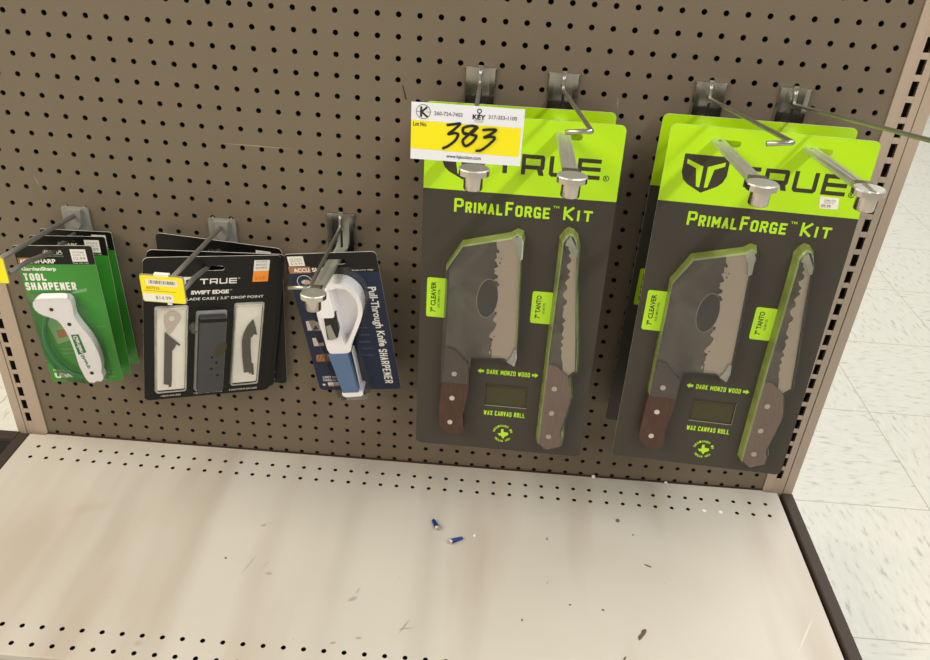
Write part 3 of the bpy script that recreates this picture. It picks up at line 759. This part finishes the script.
    for q in ([(-.25, -5.62), (.18, -5.5), (.3, -5.75), (.33, -6.6), (.16, -6.75), (.04, -6.1)], [(.44, -11.6), (.5, -12.1), (.4, -12.6), (.0, -12.38), (.2, -12.05), (.3, -11.65)]):
        g = MB(); g.plate(q[::-1] if sum(a[0] * b[1] - b[0] * a[1] for a, b in zip(q, q[1:] + q[:1])) < 0 else q, -.6, -.44, M_THICK); o = g.build('blister_corner', bo, .03); o['label'] = 'pale thick blister edge at a blade corner'  # pale block added for the thickened blister edge
    blister(base, topo, -.66, root, [(-3.3, -13.88), (-1.93, -13.88), (-1.93, -12.8), (-2.78, -11.92), (-3.26, -11.9)])
    # tanto
    t = MB()
    td = TANTO[:4] + [(2.55, -5.5)] + TETCH[1:-1] + [(3.05, -12.75), (2.9, -12.62)]
    tl = [(2.55, -5.5), (2.62, -5.3)] + TANTO[5:] + [(3.05, -12.75)] + TETCH[1:-1][::-1]
    t.plate(td[::-1], -.42, -.34, M_STEELD); t.plate(tl[::-1], -.42, -.345, M_STEELL)
    to = t.build('tanto_knife', root)
    g = MB(); g.plate([(2.42, -5.75), (2.45, -5.5), (2.62, -5.28), (3.02, -5.98), (3.04, -6.3), (2.92, -6.35), (2.62, -5.8)][::-1], -.6, -.44, M_THICK); o = g.build('blister_tip', to, .03); o['label'] = 'pale thick blister edge at the blade tip'  # pale block added for the blister edge at the tip
    h = MB(); h.plate(TH, -.6, -.12, M_WOODL); h.build('handle', to, .07)
    for (px, pz) in ((2.71, -13.73), (2.72, -15.25), (2.71, -16.75)):
        r = MB(); r.plate(ellipse(px, pz, .14, .14, 16), -.63, -.5, M_RIVET); r.build('rivet', to)
    base = [(2.06, -17.3), (2.08, -12), (2.14, -5.75), (2.1, -5.5), (2.3, -5.15), (2.5, -4.98), (2.76, -5.06), (3.0, -5.3), (3.2, -6.0), (3.22, -7), (3.46, -9), (3.74, -11.2), (3.88, -12.7), (3.55, -13.05), (3.78, -14.3), (3.72, -14.7), (3.5, -16.3), (3.6, -16.7), (3.6, -17.3), (2.75, -17.82), (2.3, -17.6)]
    topo = [(2.2, -17.25), (2.24, -12), (2.32, -5.95), (2.3, -5.65), (2.4, -5.4), (2.55, -5.2), (2.72, -5.25), (2.86, -5.5), (3.04, -6.05), (3.08, -7), (3.3, -9), (3.58, -11.2), (3.7, -12.62), (3.4, -12.98), (3.62, -14.25), (3.6, -14.6), (3.34, -16.35), (3.44, -16.75), (3.42, -17.25), (2.72, -17.66), (2.35, -17.5)]
    blister(base, topo, -.66, root, TH)
    return root

def blister(base, topo, yt, root, hz):
    n = len(base); bm_ = MB()
    ar = sum(base[i][0] * base[(i + 1) % n][1] - base[(i + 1) % n][0] * base[i][1] for i in range(n))
    if ar < 0: base = base[::-1]; topo = topo[::-1]
    A = [(x, -.025, z) for x, z in base]; mid = [(x * .35 + u * .65, yt * .8, z * .35 + v * .65) for (x, z), (u, v) in zip(base, topo)]
    B = [(x, yt, z) for x, z in topo]
    bm_.loft([A, mid], M_RIM, False); bm_.loft([mid, B], M_RIMTOP, False)
    bm_.flat(topo, yt, M_FILM)
    o = bm_.build('blister_shell', root); o['label'] = 'clear blister with green tinted walls'
    return o

G_K = 'lime topped knife kit cards'
kitA = make_kit()
pose(kitA, (36.368, -3.5, -2.252, -.074, -.067, .001))
tag(kitA, 'knife kit card with lime header, front of the right pair, white price sticker', 'knife set', G_K)
kitB = copy_tree(kitA); pose(kitB, (36.392, -1.106, -2.446, 0, -.008, .007))
tag(kitB, 'knife kit card hanging directly behind the price-stickered kit, mostly hidden', 'knife set', G_K)
kitC = copy_tree(kitA); pose(kitC, (25.25, -3.08, -2.54, -.0787, -.0283, -.0072))
tag(kitC, 'knife kit card with lime header partly covered by the yellow 383 sign', 'knife set', G_K)
for ch in kitC.children:                      # the cleaver sits a touch further right in this pack
    if ch.name.startswith('cleaver'): ch.location.x += .1 * S
kitD = copy_tree(kitA); pose(kitD, (25.049, -.95, -2.621, 0, .006, -.005))
tag(kitD, 'knife kit card behind the one under the 383 sign, only its lime rim showing', 'knife set', G_K)
ps = MB(); ps.plate([(2.72, -3.26), (3.56, -3.23), (3.48, -2.7), (2.62, -2.69)], -.034, -.028, M_STICK)
ps.text('GENERAL STORE', 2.85, -2.9, 3.36, -2.8, -.037, M_STICKTXT); ps.text('89.99', 2.78, -3.2, 3.2, -3.04, -.037, M_STICKTXT, .02); ps.text('2024', 2.85, -2.99, 3.3, -2.93, -.037, M_STICKTXT)
o = ps.build('price_sticker', kitA); o['label'] = 'small white price sticker'

# ------------------------------------------------------------------ lot sign
sg = empty('lot_sign', (22.87, -10.32, -.12))
tag(sg, 'white and yellow paper lot sign with 383 in black marker', 'sign')
s = MB(); hw = 2.06; H = 2.13
s.plate([(-hw, -H), (hw, -H), (hw, 0), (-hw, 0)], -.012, .012, M_PAPER)
s.flat([(-hw, -1.73), (hw - .08, -1.78), (hw - .08, -.69), (-hw, -.66)], -.016, M_YELL)
y = -.019
ring(s, -1.62, -.33, .27, .025, y, M_STICKTXT)
for st in ([(-1.7, -.17), (-1.7, -.5)], [(-1.5, -.17), (-1.68, -.34), (-1.48, -.5)]): s.stroke(st, .075, y - .002, M_INK)
s.stroke([(-1.87, -.33), (-1.72, -.33)], .02, y, M_STICKTXT); s.stroke([(-1.52, -.33), (-1.37, -.33)], .02, y, M_STICKTXT)
s.text('260-724-7402', -1.22, -.43, -.18, -.28, y, M_STICKTXT, .02)
s.text('317-353-1100', .76, -.43, 1.8, -.28, y, M_STICKTXT, .02)
s.text('KEY', .18, -.48, .66, -.3, y, M_MARKER, .04); ring(s, .42, -.17, .09, .035, y, M_MARKER); s.box(.4, .44, y - .001, y, -.4, -.25, M_MARKER); s.box(.24, .6, y - .001, y, -.53, -.515, M_STICKTXT); s.box(.28, .56, y - .001, y, -.58, -.565, M_STICKTXT)
s.text('Lot No.', -1.98, -.87, -1.48, -.71, y, M_INK, .03)
s.text('www.kjauction.com', -.72, -2.04, .58, -1.86, y, M_INK, .015)
def smooth(pts, n=5):
    P = [Vector(p) for p in pts]; P = [P[0] * 2 - P[1]] + P + [P[-1] * 2 - P[-2]]; out = []
    for i in range(1, len(P) - 2):
        a, b, c, d = P[i - 1:i + 3]
        for k in range(n):
            t = k / n; out.append(tuple(.5 * (2 * b + (c - a) * t + (2 * a - 5 * b + 4 * c - d) * t * t + (3 * b - a - 3 * c + d) * t ** 3)))
    out.append(tuple(P[-2])); return out
def px(x, y_): return (-hw + (x - 14) / 862 * 2 * hw + (y_ - 60) * .00014, -(y_ - 55 - (x - 14) * .065) / 435 * H)
for k, gl in enumerate(([(290, 228), (335, 222), (385, 218), (340, 262), (298, 295), (345, 288), (372, 300), (350, 345), (300, 385), (258, 405)],
           [(515, 240), (470, 232), (412, 250), (418, 290), (470, 292), (520, 245)], [(415, 285), (480, 300), (512, 312), (480, 360), (430, 385), (410, 345), (440, 310), (512, 240)],
           [(565, 262), (610, 258), (662, 262), (620, 295), (575, 318), (625, 312), (655, 325), (610, 375), (555, 415), (518, 420)])):
    s.stroke(smooth([px(*p) for p in gl]), .1, y - .004 - k * .012, M_MARKER)
s.build('paper_sheet', sg)

# ------------------------------------------------------------------ small white price stickers
def sticker(mb, x0, x1, z0, z1, y, lines, m=M_STICK):
    mb.plate([(x0, z0), (x1, z0), (x1, z1), (x0, z1)], y, y + .004, m)
    for k, (t, a, b) in enumerate(lines):
        mb.text(t, x0 + .12 * (x1 - x0), z0 + a * (z1 - z0), x1 - .12 * (x1 - x0), z0 + b * (z1 - z0), y - .003, M_STICKTXT)

# ------------------------------------------------------------------ garden tool sharpener cards
def make_garden():
    root = empty('tool_sharpener_card', (0, 0, 0)); w = 1.967; H = 8.66
    c = MB(); slot = rrect(-.55, .45, -.52, -.26, .12)
    c.plate(rrect(-w, w, -H, 0, .1), -.02, .02, M_GREEN, M_EDGE, [slot], M_GREEN)
    band = [(-w, -1.09), (w, -1.09), (w, -.1), (w - .1, 0), (-w + .1, 0), (-w, -.1)]
    lo = [[Vector((x, z, 0)) for x, z in l] for l in (band, slot)]; fl = [p for l in lo for p in l]; fs = []
    for t in tessellate_polygon(lo):
        a, b, d = (fl[i] for i in t); fs.append(t if (b.x - a.x) * (d.y - a.y) - (b.y - a.y) * (d.x - a.x) > 0 else (t[0], t[2], t[1]))
    c.add([(p.x, -.023, p.y) for p in fl], fs, M_BLACK); y = -.027
    c.flat([(-1.9, -1.05), (-1.15, -1.05), (-1.15, -.7), (-1.9, -.7)], y, M_BROWN)
    c.text('ACCU', -1.82, -1.02, -1.2, -.78, y - .003, M_WHITE, .04); c.text('SHARP', -1.1, -1.03, -.02, -.77, y, M_WHITE, .03)
    c.text('GardenSharp', -.7, -.68, .45, -.54, y, M_GREEN2)
    c.text('Keep your edge', .85, -1.06, 1.65, -.96, y, M_WHITE)
    c.text('GardenSharp', -1.86, -1.52, -.1, -1.24, y, M_WHITE, .04)
    block(c, 'TOOL', -1.86, -2.06, -.72, -1.62, y, M_WHITE, .22); block(c, 'SHARPENER', -1.9, -2.64, .7, -2.16, y, M_WHITE, .2)
    c.flat([(.0, -2.95), (1.2, -2.72), (1.2, -2.5), (.75, -2.62)], y, M_GREEN2)
    c.flat([(-1.5, -3.9), (-.5, -4.2), (-.3, -5.8), (-1.1, -6.1)], y, M_GREEN2); c.flat([(-1.0, -5.2), (-.5, -5.1), (-.45, -5.6), (-.95, -5.7)], y - .003, M_BROWN)
    c.text('Sharpens & Hones', -1.0, -6.5, .0, -6.36, y, M_GREEN2); c.text('Garden Tools', -1.0, -6.75, -.1, -6.62, y, M_GREEN2)
    c.text('Made In The', -1.75, -7.95, -.75, -7.78, y, M_WHITE); c.text('USA', -1.75, -8.42, -.75, -8.05, y, M_WHITE, .06)
    c.text('LIFETIME WARRANTY', .55, -8.1, 1.6, -7.98, y, M_GREEN2); c.text('REPLACEMENT BLADES', .55, -8.4, 1.6, -8.28, y, M_GREEN2)
    c.text('For pruners', 1.0, -5.0, 1.7, -4.9, y, M_GREEN2)
    c.build('backing_card', root)
    st = MB(); sticker(st, .84, 1.62, -.92, -.2, -.032, [('STORE', .68, .82), ('CLASS 12', .48, .6), ('12.99', .15, .38)]); st.build('price_sticker', root)
    hpts = [(-1.1, -2.78), (-1.42, -2.95), (-1.52, -3.35), (-1.3, -3.75), (-.85, -3.98), (-.5, -4.15), (-.28, -4.6), (-.12, -5.2), (-.02, -6.2), (.02, -7.2), (.2, -8.1), (.32, -8.32), (.6, -8.33), (.78, -8.2), (1.0, -8.25), (1.18, -7.95), (1.12, -7.6), (1.24, -7.1), (1.22, -6.3), (1.0, -5.3), (.62, -4.45), (.46, -3.9), (.5, -3.3), (.44, -2.9), (.2, -2.76)]
    h = MB(); h.plate(resample(smooth(hpts + [hpts[0]], 3)[:-1], 60), -.62, -.12, M_WPLAST); ho = h.build('sharpener', root, .12); ho['label'] = 'white plastic handle of the sharpener'
    lab = MB(); q = [(.02, -5.1), (.44, -5.06), (.6, -6.25), (.14, -6.42)]
    lab.flat(q[::-1], -.625, M_DKGREEN)
    sub = MB(); sub.text('Garden', 0, -.5, 1, .5, 0, M_WHITE, .03); 
    lab.add([(.22 + .1 * (vx) - vz * .25 + .0, -.629, -5.15 - vx * 1.12 - vz * .03) for vx, _, vz in sub.v], sub.f, M_WHITE)
    sub = MB(); sub.text('Sharp', 0, -.5, 1, .5, 0, M_DKGREEN, .03)
    lab.add([(.36 + .16 * (vx) - vz * .25, -.629, -6.4 - vx * .95 - vz * .03) for vx, _, vz in sub.v], sub.f, M_DKGREEN)
    lab.build('name_patch', ho)
    for a, b in ((-.62, -3.49), (.1, -4.42), (.6, -7.66)):
        r = MB(); r.plate(ellipse(a, b, .11, .11, 14), -.64, -.55, M_CARBIDE); r.build('rivet', ho)
    g = MB(); arc = smooth([(-1.0, -3.9), (-1.45, -4.9), (-1.55, -6.0), (-1.25, -7.1), (-.6, -7.9), (.25, -8.1)], 6)
    g.tube([(x, -.3, z) for x, z in arc], .13, M_DKGREEN, 8); o = g.build('hand_guard', ho); o['label'] = 'green curved hand guard'
    base = resample([(-1.75, -2.8), (.6, -2.72), (.85, -3.6), (1.4, -5.6), (1.5, -8.2), (.4, -8.5), (-1.0, -8.3), (-1.75, -6.6), (-1.78, -4)], 44)
    bl = MB(); A = [(x, -.025, z) for x, z in base]; B = [(-.1 + (x + .1) * .95, -.68, -5.5 + (z + 5.5) * .96) for x, z in base]
    bl.loft([B, A], M_CLEARW); bl.flat([(x, z) for x, _, z in B], -.68, M_FILM2); bl.build('blister_shell', root)
    return root
G_G = 'green tool sharpener cards'
ga = make_garden(); pose(ga, (1.492, -2.976, -10.89, .016, .125, -.018))
tag(ga, 'green card with white garden tool sharpener, front of the stack of three', 'sharpener', G_G)
gb = copy_tree(ga); pose(gb, (1.555, -1.9, -10.98, -.02, .1, -.014))
pose(gb, (1.555, -1.55, -11.0, -.045, .099, -.014))
tag(gb, 'green tool sharpener card in the middle of the stack of three', 'sharpener', G_G)
gc = copy_tree(ga); pose(gc, (1.42, -.42, -11.19, .0, .02, -.019))
tag(gc, 'green tool sharpener card at the back of the stack, nearest the pegboard', 'sharpener', G_G)

# ------------------------------------------------------------------ blade case cards
def make_swift():
    root = empty('blade_case_card', (0, 0, 0)); w = 3.47; H = 9.31
    c = MB(); slot = rrect(-.6, .52, -.86, -.58, .12)
    c.plate(rrect(-w, w, -H, 0, .3), -.02, .02, M_BLACK, M_EDGE, [slot], M_BLACK); y = -.025
    true_letters(c, -.68, 1.2, -1.68, -1.34, y, M_WHITE)
    c.text('TM', 1.25, -1.42, 1.36, -1.34, y, M_WHITE)
    shield(c, -1.42, -1.2, .8, .66, y, M_WHITE, M_BLACK)
    c.text('SWIFT EDGE', -1.12, -2.31, .82, -2.06, y, M_WHITE, .05); c.text('TM', .86, -2.13, .98, -2.06, y, M_WHITE)
    c.text('BLADE CASE | 3.5" DROP POINT', -1.5, -2.72, 2.68, -2.5, y, M_WHITE, .012)
    for a, b, t in ((-2.6, -1.55, '1 HOOK INCLUDED'), (-.82, .74, '1 BLADE CASE INCLUDED'), (1.14, 2.74, '3 DROP POINTS INCLUDED')):
        c.text(t, a, -9.14, b, -9.02, y, M_WHITE)
    c.build('backing_card', root)
    st = MB(); st.plate([(2.02, -1.62), (2.84, -1.62), (2.86, -.28), (2.04, -.28)], -.03, -.026, M_STICK); st.plate([(2.02, -1.62), (2.84, -1.62), (2.85, -.95), (2.03, -.95)], -.034, -.03, M_ORANGE)
    for a, b, t, mm in ((-.42, -.34, 'STORE', M_STICKTXT), (-.62, -.5, '847035', M_STICKTXT), (-.82, -.7, 'KNIFE', M_STICKTXT), (-1.52, -1.3, '$15.97', M_BROWN)): st.text(t, 2.15, a, 2.72, b, -.037, mm)
    st.build('price_sticker', root)
    def tray(x0, x1, z0, z1, name, cream=True):
        t = MB(); base = rrect(x0, x1, z0, z1, .14, 4); n = len(base); top = rrect(x0 + .05, x1 - .05, z0 + .05, z1 - .05, .12, 4); inn = rrect(x0 + .13, x1 - .13, z0 + .13, z1 - .13, .1, 4)
        A = [(x, -.025, z) for x, z in base]; B = [(x, -.2, z) for x, z in top]; C_ = [(x, -.2, z) for x, z in inn]; D = [(x, -.17, z) for x, z in inn]
        t.loft([A, B], M_HAZY if cream else M_RIMTOP2); t.loft([B, C_, D], M_HAZY if cream else M_RIMTOP2)
        t.flat(inn, -.17, M_FILM2)
        if cream: t.flat(inn, -.05, M_CREAMP)
        return t.build(name, root)
    t1 = tray(-2.93, -1.22, -8.77, -2.95, 'blister_tray')
    b1 = MB(); b1.plate([(-2.42, -4.58), (-1.62, -5.48), (-1.66, -5.56), (-1.82, -5.42), (-1.9, -5.66), (-2.03, -5.85), (-2.04, -8.0), (-2.06, -8.36), (-2.2, -8.4), (-2.2, -8.22), (-2.46, -8.14)][::-1], -.13, -.08, M_BLADE)
    b1.build('hook_blade', t1)
    g1 = MB(); g1.plate(smooth([(-2.45, -3.5), (-2.1, -3.25), (-1.7, -3.4), (-1.6, -3.75), (-1.85, -4.25), (-2.1, -4.7), (-2.3, -4.6), (-2.42, -4.1), (-2.45, -3.5)], 3)[:-1], -.12, -.07, M_PINKY, holes=[ellipse(-2.05, -3.72, .16, .2, 14)]); g1.build('finger_ring', t1)
    t3 = tray(1.14, 2.78, -8.68, -2.95, 'blister_tray')
    b3 = MB(); b3.plate([(2.2, -4.04), (2.36, -4.55), (2.48, -5.12), (2.3, -5.06), (2.24, -5.2), (2.14, -5.3), (2.16, -5.9), (2.3, -7.14), (2.4, -7.2), (2.49, -7.98), (2.36, -8.0), (2.3, -7.84), (2.2, -7.9), (2.16, -7.76), (1.91, -7.79), (1.74, -6.6), (1.66, -5.5), (1.74, -4.95), (1.9, -4.5)][::-1], -.13, -.08, M_BLADE)
    b3.build('drop_point_blade', t3)
    t2 = tray(-.86, .8, -8.85, -3.36, 'blister_tray', False)
    cs = MB(); cs.plate(rrect(-.7, .68, -8.72, -3.5, .1), -.5, -.03, M_CASE); cs.box(-.72, .7, -.52, -.03, -3.85, -3.6, M_BLACK)
    cs.plate(ellipse(.45, -5.7, .28, .55, 16, -.4), -.51, -.45, M_OLIVE); cs.build('blade_case', t2, .04)
    for a, b in ((.0, -6.2), (.25, -6.6), (.0, -7.0), (.35, -7.5)):
        r = MB(); r.plate(ellipse(a, b, .07, .07, 10), -.515, -.49, M_BLACK); r.build('screw_dot', t2)
    tab = MB(); tab.plate(ellipse(-.95, -4.35, .22, .3, 16), -.3, -.03, M_CLEARW); tab.build('blister_tab', t2)
    return root
G_S = 'black blade case cards'
sa = make_swift(); pose(sa, (9.948, -2.865, -10.865, .1, .461, .128))
tag(sa, 'black utility blade case card in front with three clear trays and orange sticker', 'blade set', G_S)
sb = copy_tree(sa); pose(sb, (9.902, -2.25, -10.923, .105, .331, .128))
tag(sb, 'black blade case card in the middle, peeking out behind the front one', 'blade set', G_S)
sc_ = copy_tree(sa); pose(sc_, (9.44, -.75, -11.0, .05, -.03, .047))
tag(sc_, 'black blade case card hanging rearmost, its right edge sticking out', 'blade set', G_S)

# ------------------------------------------------------------------ pull-through knife sharpener card
ac = empty('knife_sharpener_card', (0, 0, 0)); w = 2.417; H = 9.58
c = MB(); slot = rrect(-.35, .75, -.72, -.4, .14)
c.plate(rrect(-w, w, -H, 0, .25), -.02, .02, M_NAVY, M_EDGE, [slot], M_NAVY)
band = [(-w, -1.2), (w, -1.25), (w, -.25), (w - .07, -.07), (w - .25, 0), (-w + .25, 0), (-w + .07, -.07), (-w, -.25)]
lo = [[Vector((x, z, 0)) for x, z in l] for l in (band, slot)]; fl = [p for l in lo for p in l]; fs = []
for t in tessellate_polygon(lo):
    a, b, d = (fl[i] for i in t); fs.append(t if (b.x - a.x) * (d.y - a.y) - (b.y - a.y) * (d.x - a.x) > 0 else (t[0], t[2], t[1]))
c.add([(p.x, -.023, p.y) for p in fl], fs, M_BLACK); y = -.027
c.flat([(-2.34, -1.2), (-1.18, -1.2), (-1.18, -.8), (-2.34, -.78)], y, M_BROWN)
c.text('ACCU', -2.1, -1.14, -1.25, -.88, y - .003, M_WHITE, .04); c.text('SHARP', -1.12, -1.14, .0, -.88, y, M_WHITE, .03)
c.text('Keep your edge', 1.0, -1.16, 2.12, -1.06, y, M_WHITE, .01)
ring(c, -1.65, -1.75, .42, .03, y, M_WHITE); c.flat(ellipse(-1.6, -1.78, .25, .15, 14), y, M_PINKY)
c.text('Pull-Through Knife', 1.5, -6.3, 2.08, -2.2, y, M_WHITE, .03, -90); block(c, 'SHARPENER', 1.55, -9.1, 2.02, -6.5, y, M_WHITE, .16, -90)
for q, mm in (([(-2.2, -5.05), (-1.42, -5.06), (-1.4, -4.6), (-1.7, -4.33), (-2.18, -4.4)], M_PINKY), ([(-2.08, -6.19), (-1.5, -6.18), (-1.48, -5.9), (-1.8, -6.0), (-1.85, -5.58), (-2.08, -5.6)], M_PINKY), ([(-2.18, -7.35), (-1.2, -7.33), (-1.2, -6.75), (-2.1, -6.85)], M_BROWN)):
    c.flat(q, y, mm)
c.flat([(-1.9, -5.0), (-1.5, -4.95), (-1.55, -4.5)], y - .003, M_INK)
for k in range(5): c.stroke([(-2.1 + k * .2, -7.3), (-1.9 + k * .2, -6.9)], .04, y - .003, M_INK)
c.text('LIFETIME', -2.05, -8.66, -1.2, -8.48, y, M_WHITE, .01); c.text('WARRANTY', -2.1, -8.88, -1.15, -8.72, y, M_WHITE, .01)
c.flat([(-1.85, -9.3), (-1.1, -9.3), (-1.1, -8.98), (-1.85, -8.98)], y, M_WHITE); c.flat([(-1.85, -9.3), (-1.1, -9.3), (-1.1, -9.2), (-1.85, -9.2)], y - .003, M_BROWN); c.text('MADE IN USA', -1.8, -9.17, -1.15, -9.05, y - .003, M_NAVY)
st5 = [(-2.1 + .13 * cos(pi / 2 + k * pi / 5) * (1 if k % 2 == 0 else .42), -9.15 + .13 * sin(pi / 2 + k * pi / 5) * (1 if k % 2 == 0 else .42)) for k in range(10)]
c.flat(st5, y, M_WHITE)
for k, t in enumerate(('Restores razor sharp edges', 'to most kitchen knives', 'Reversible blades for', 'long use and safety', 'Full length guard')):
    c.text(t, .6 + (k % 2) * .03, -5.0 - k * .5, 1.2 - .0 * k, -4.86 - k * .5, y, M_BLUE)
c.build('backing_card', ac)
st = MB(); sticker(st, -2.26, -1.42, -.74, -.14, -.032, [('STORE', .66, .8), ('0847035', .44, .58), ('$10.99', .12, .34)]); st.build('price_sticker', ac)
# body: teardrop guard, carbide head, grip
sh = MB()
outer = resample(smooth([(-.5, -1.5), (.1, -1.25), (.8, -1.42), (1.28, -1.98), (1.42, -2.65), (1.3, -3.4), (.9, -4.3), (.45, -5.2), (.22, -5.85), (-.35, -6.0), (-.95, -5.9), (-1.05, -4.8), (-1.1, -3.2), (-.88, -2.1), (-.5, -1.5)], 4)[:-1], 56)
inner = resample(smooth([(-.1, -1.7), (.3, -1.54), (.76, -1.68), (1.08, -2.12), (1.18, -2.65), (1.08, -3.3), (.75, -4.1), (.35, -4.9), (.02, -5.35), (-.08, -4.5), (-.02, -3.4), (-.05, -2.4), (-.1, -1.7)], 4)[:-1], 40)
sh.plate(outer, -.98, -.1, M_WPLAST, holes=[inner]); 
sh.plate(inner, -.2, -.1, M_WPLAST)
so = sh.build('sharpener', ac, .03); so['label'] = 'white plastic sharpener body'
bar = MB(); bar.plate(rrect(-.95, -.1, -3.3, -1.5, .18), -1.2, -.9, M_WPLAST); bar.build('head_bar', so, .06)
cb = MB(); cb.plate([(-.82, -4.85), (-.22, -4.7), (-.05, -4.2), (-.02, -3.0), (-.72, -3.35)], -1.12, -.9, M_CARBIDE); cb.plate([(-.7, -3.9), (-.45, -3.8), (-.3, -4.75), (-.72, -4.85)], -1.17, -1.12, M_GREY); cb.build('carbide_blades', so)
gr = MB(); gr.plate([(-1.02, -5.97), (.08, -5.95), (.12, -7), (.2, -8.85), (-.72, -8.87), (-.9, -7)][::-1], -1.05, -.12, M_BLUE); g_ = gr.build('grip', so, .08); g_['label'] = 'steel blue grip'
ec = MB(); ec.plate([(-.8, -8.87), (.42, -8.8), (.44, -8.98), (.32, -9.14), (-.62, -9.22), (-.76, -9.1)][::-1], -1.05, -.12, M_WPLAST); ec.box(.2, .3, -.7, -.2, -8.85, -6.0, M_WPLAST); ec.build('end_cap', so, .06)
bl = MB(); base = resample([(-1.6, -1.6), (-.6, -.95), (.9, -.9), (1.62, -1.8), (1.62, -2.9), (1.2, -4.4), (.55, -6), (.7, -9.45), (-1.1, -9.5), (-1.35, -6), (-1.7, -3.5)], 48)
B = [(-.1 + (x + .1) * .93, -1.15, -5 + (z + 5) * .97) for x, z in base]; A = [(x, -.025, z) for x, z in base]
bl.loft([B, A], clear('thin_clear_wall', haze=.06, gloss=.6)); bl.build('blister_shell', ac)
pose(ac, (15.922, -2.826, -10.199, .141, -.004, -.129))
tag(ac, 'navy card with white and blue pull-through knife sharpener', 'sharpener')

# ------------------------------------------------------------------ small things on the shelf
def screw(tail, head, label):
    a = Vector((tail[0], tail[1], 0)); b = Vector((head[0], head[1], 0)); L = (b - a).length
    o = empty('screw', (head[0], head[1], ZD)); ang = math.atan2((a - b).y, (a - b).x)
    o.matrix_world = Matrix.Translation(W(head[0], head[1], ZD)) @ Matrix.Rotation(ang, 4, 'Z')
    s = MB(); n = 22; path = []; rad = []
    for k in range(n + 1):
        t = k / n; path.append((.06 + t * (L - .06), 0, .145 - .06 * t)); rad.append((.13 - .05 * t) * (1.18 if k % 2 else .9))
    s.tube(path, rad, M_SCREWB, 10); s.build('shank', o)
    h = MB(); h.tube([(-.09, 0, .155), (-.06, 0, .155), (.02, 0, .153), (.08, 0, .15)], [.1, .15, .155, .13], M_RIVET, 12)
    h.tube([(-.1, 0, .155), (-.085, 0, .155)], [.055, .06], M_GREY, 6); h.build('head', o)
    tag(o, label, 'screw', 'blue screws on the shelf'); return o
screw((21.98, -5.1), (22.27, -5.76), 'blue screw standing out nearer the pegboard, head towards the front')
screw((23.78, -6.33), (23.12, -6.73), 'blue screw lying nearer the front edge, silver head to the left')

def crumb(name, x, y_, a, b, ang, h, m, label, cat='debris', z=ZD):
    rnd = random.Random(int(x * 97 + y_ * 31)); n = 9
    lo_ = []; 
    for k in range(n):
        t = 2 * pi * k / n; q = rnd.uniform(.75, 1.1); u, v = a * cos(t) * q, b * sin(t) * q
        lo_.append((u * cos(ang) - v * sin(ang), u * sin(ang) + v * cos(ang)))
    mb = MB(); mb.loft([[(u, v, .0) for u, v in lo_], [(u * .95, v * .95, h * .6) for u, v in lo_], [(u * .5, v * .5, h) for u, v in lo_]], m, False, True, True)
    o = mb.build(name, None, 0, W(x, y_, z)); tag(o, label, cat, 'crumbs on the shelf'); return o
leaf = MB(); lp2 = smooth([(-.14, -.42), (-.16, -.2), (.0, .0), (.1, .22), (.3, .3), (.28, .1), (.12, -.12), (-.02, -.3), (-.14, -.42)], 4)[:-1]
leaf.loft([[(u, v, 0) for u, v in lp2], [(u * .97, v * .97, .035 + .03 * abs(v)) for u, v in lp2]], M_CHIP, False, True, True)
o = leaf.build('leaf_scrap', None, 0, W(33.3, -11.85, ZD)); tag(o, 'curled brown leaf scrap near the front of the shelf', 'debris', 'crumbs on the shelf')
crumb('debris_flake', 34.32, -7.23, .26, .05, -.45, .04, M_CHIP, 'thin dark sliver right of the shelf middle')
crumb('debris_crumb', 32.96, -3.88, .13, .12, 0, .12, M_GCHIP, 'olive crumb on the shelf below the right knife kit')
crumb('debris_crumb', 24.46, -6.0, .1, .07, .8, .07, M_WHITE, 'white crumb just right of the blue screws')
crumb('debris_crumb', 31.81, -.2, .13, .12, 0, .16, M_WHITE, 'white lump in the seam between shelf and pegboard', z=ZD + .05)
crumb('debris_crumb', 36.43, -.2, .13, .08, 0, .1, M_WHITE, 'white bit in the shelf seam further right', z=ZD + .05)
crumb('debris_flake', 28.67, -5.8, .12, .04, 1.2, .03, M_CHIP, 'tiny dark fleck between the screws and the sliver')
crumb('debris_flake', 32.3, -13.4, .16, .05, 1.1, .04, M_CHIP, 'dark fleck by the front edge of the shelf')
crumb('debris_flake', 29.75, -10.38, .08, .05, .5, .03, M_CHIP, 'dark speck left of the leaf scrap')
crumb('debris_flake', 31.48, -10.53, .1, .06, -.5, .03, M_CHIP, 'dark speck just left of the curled leaf scrap')
crumb('debris_flake', 27.19, -11.6, .05, .08, 0, .03, M_CHIP, 'dark speck in the front middle of the shelf')
crumb('debris_flake', 10.92, -9.13, .08, .06, 0, .03, M_CHIP, 'dark speck on the left half of the shelf')
crumb('debris_flake', 33.76, -4.93, .06, .05, 0, .03, M_CHIP, 'dark speck in front of the olive crumb')
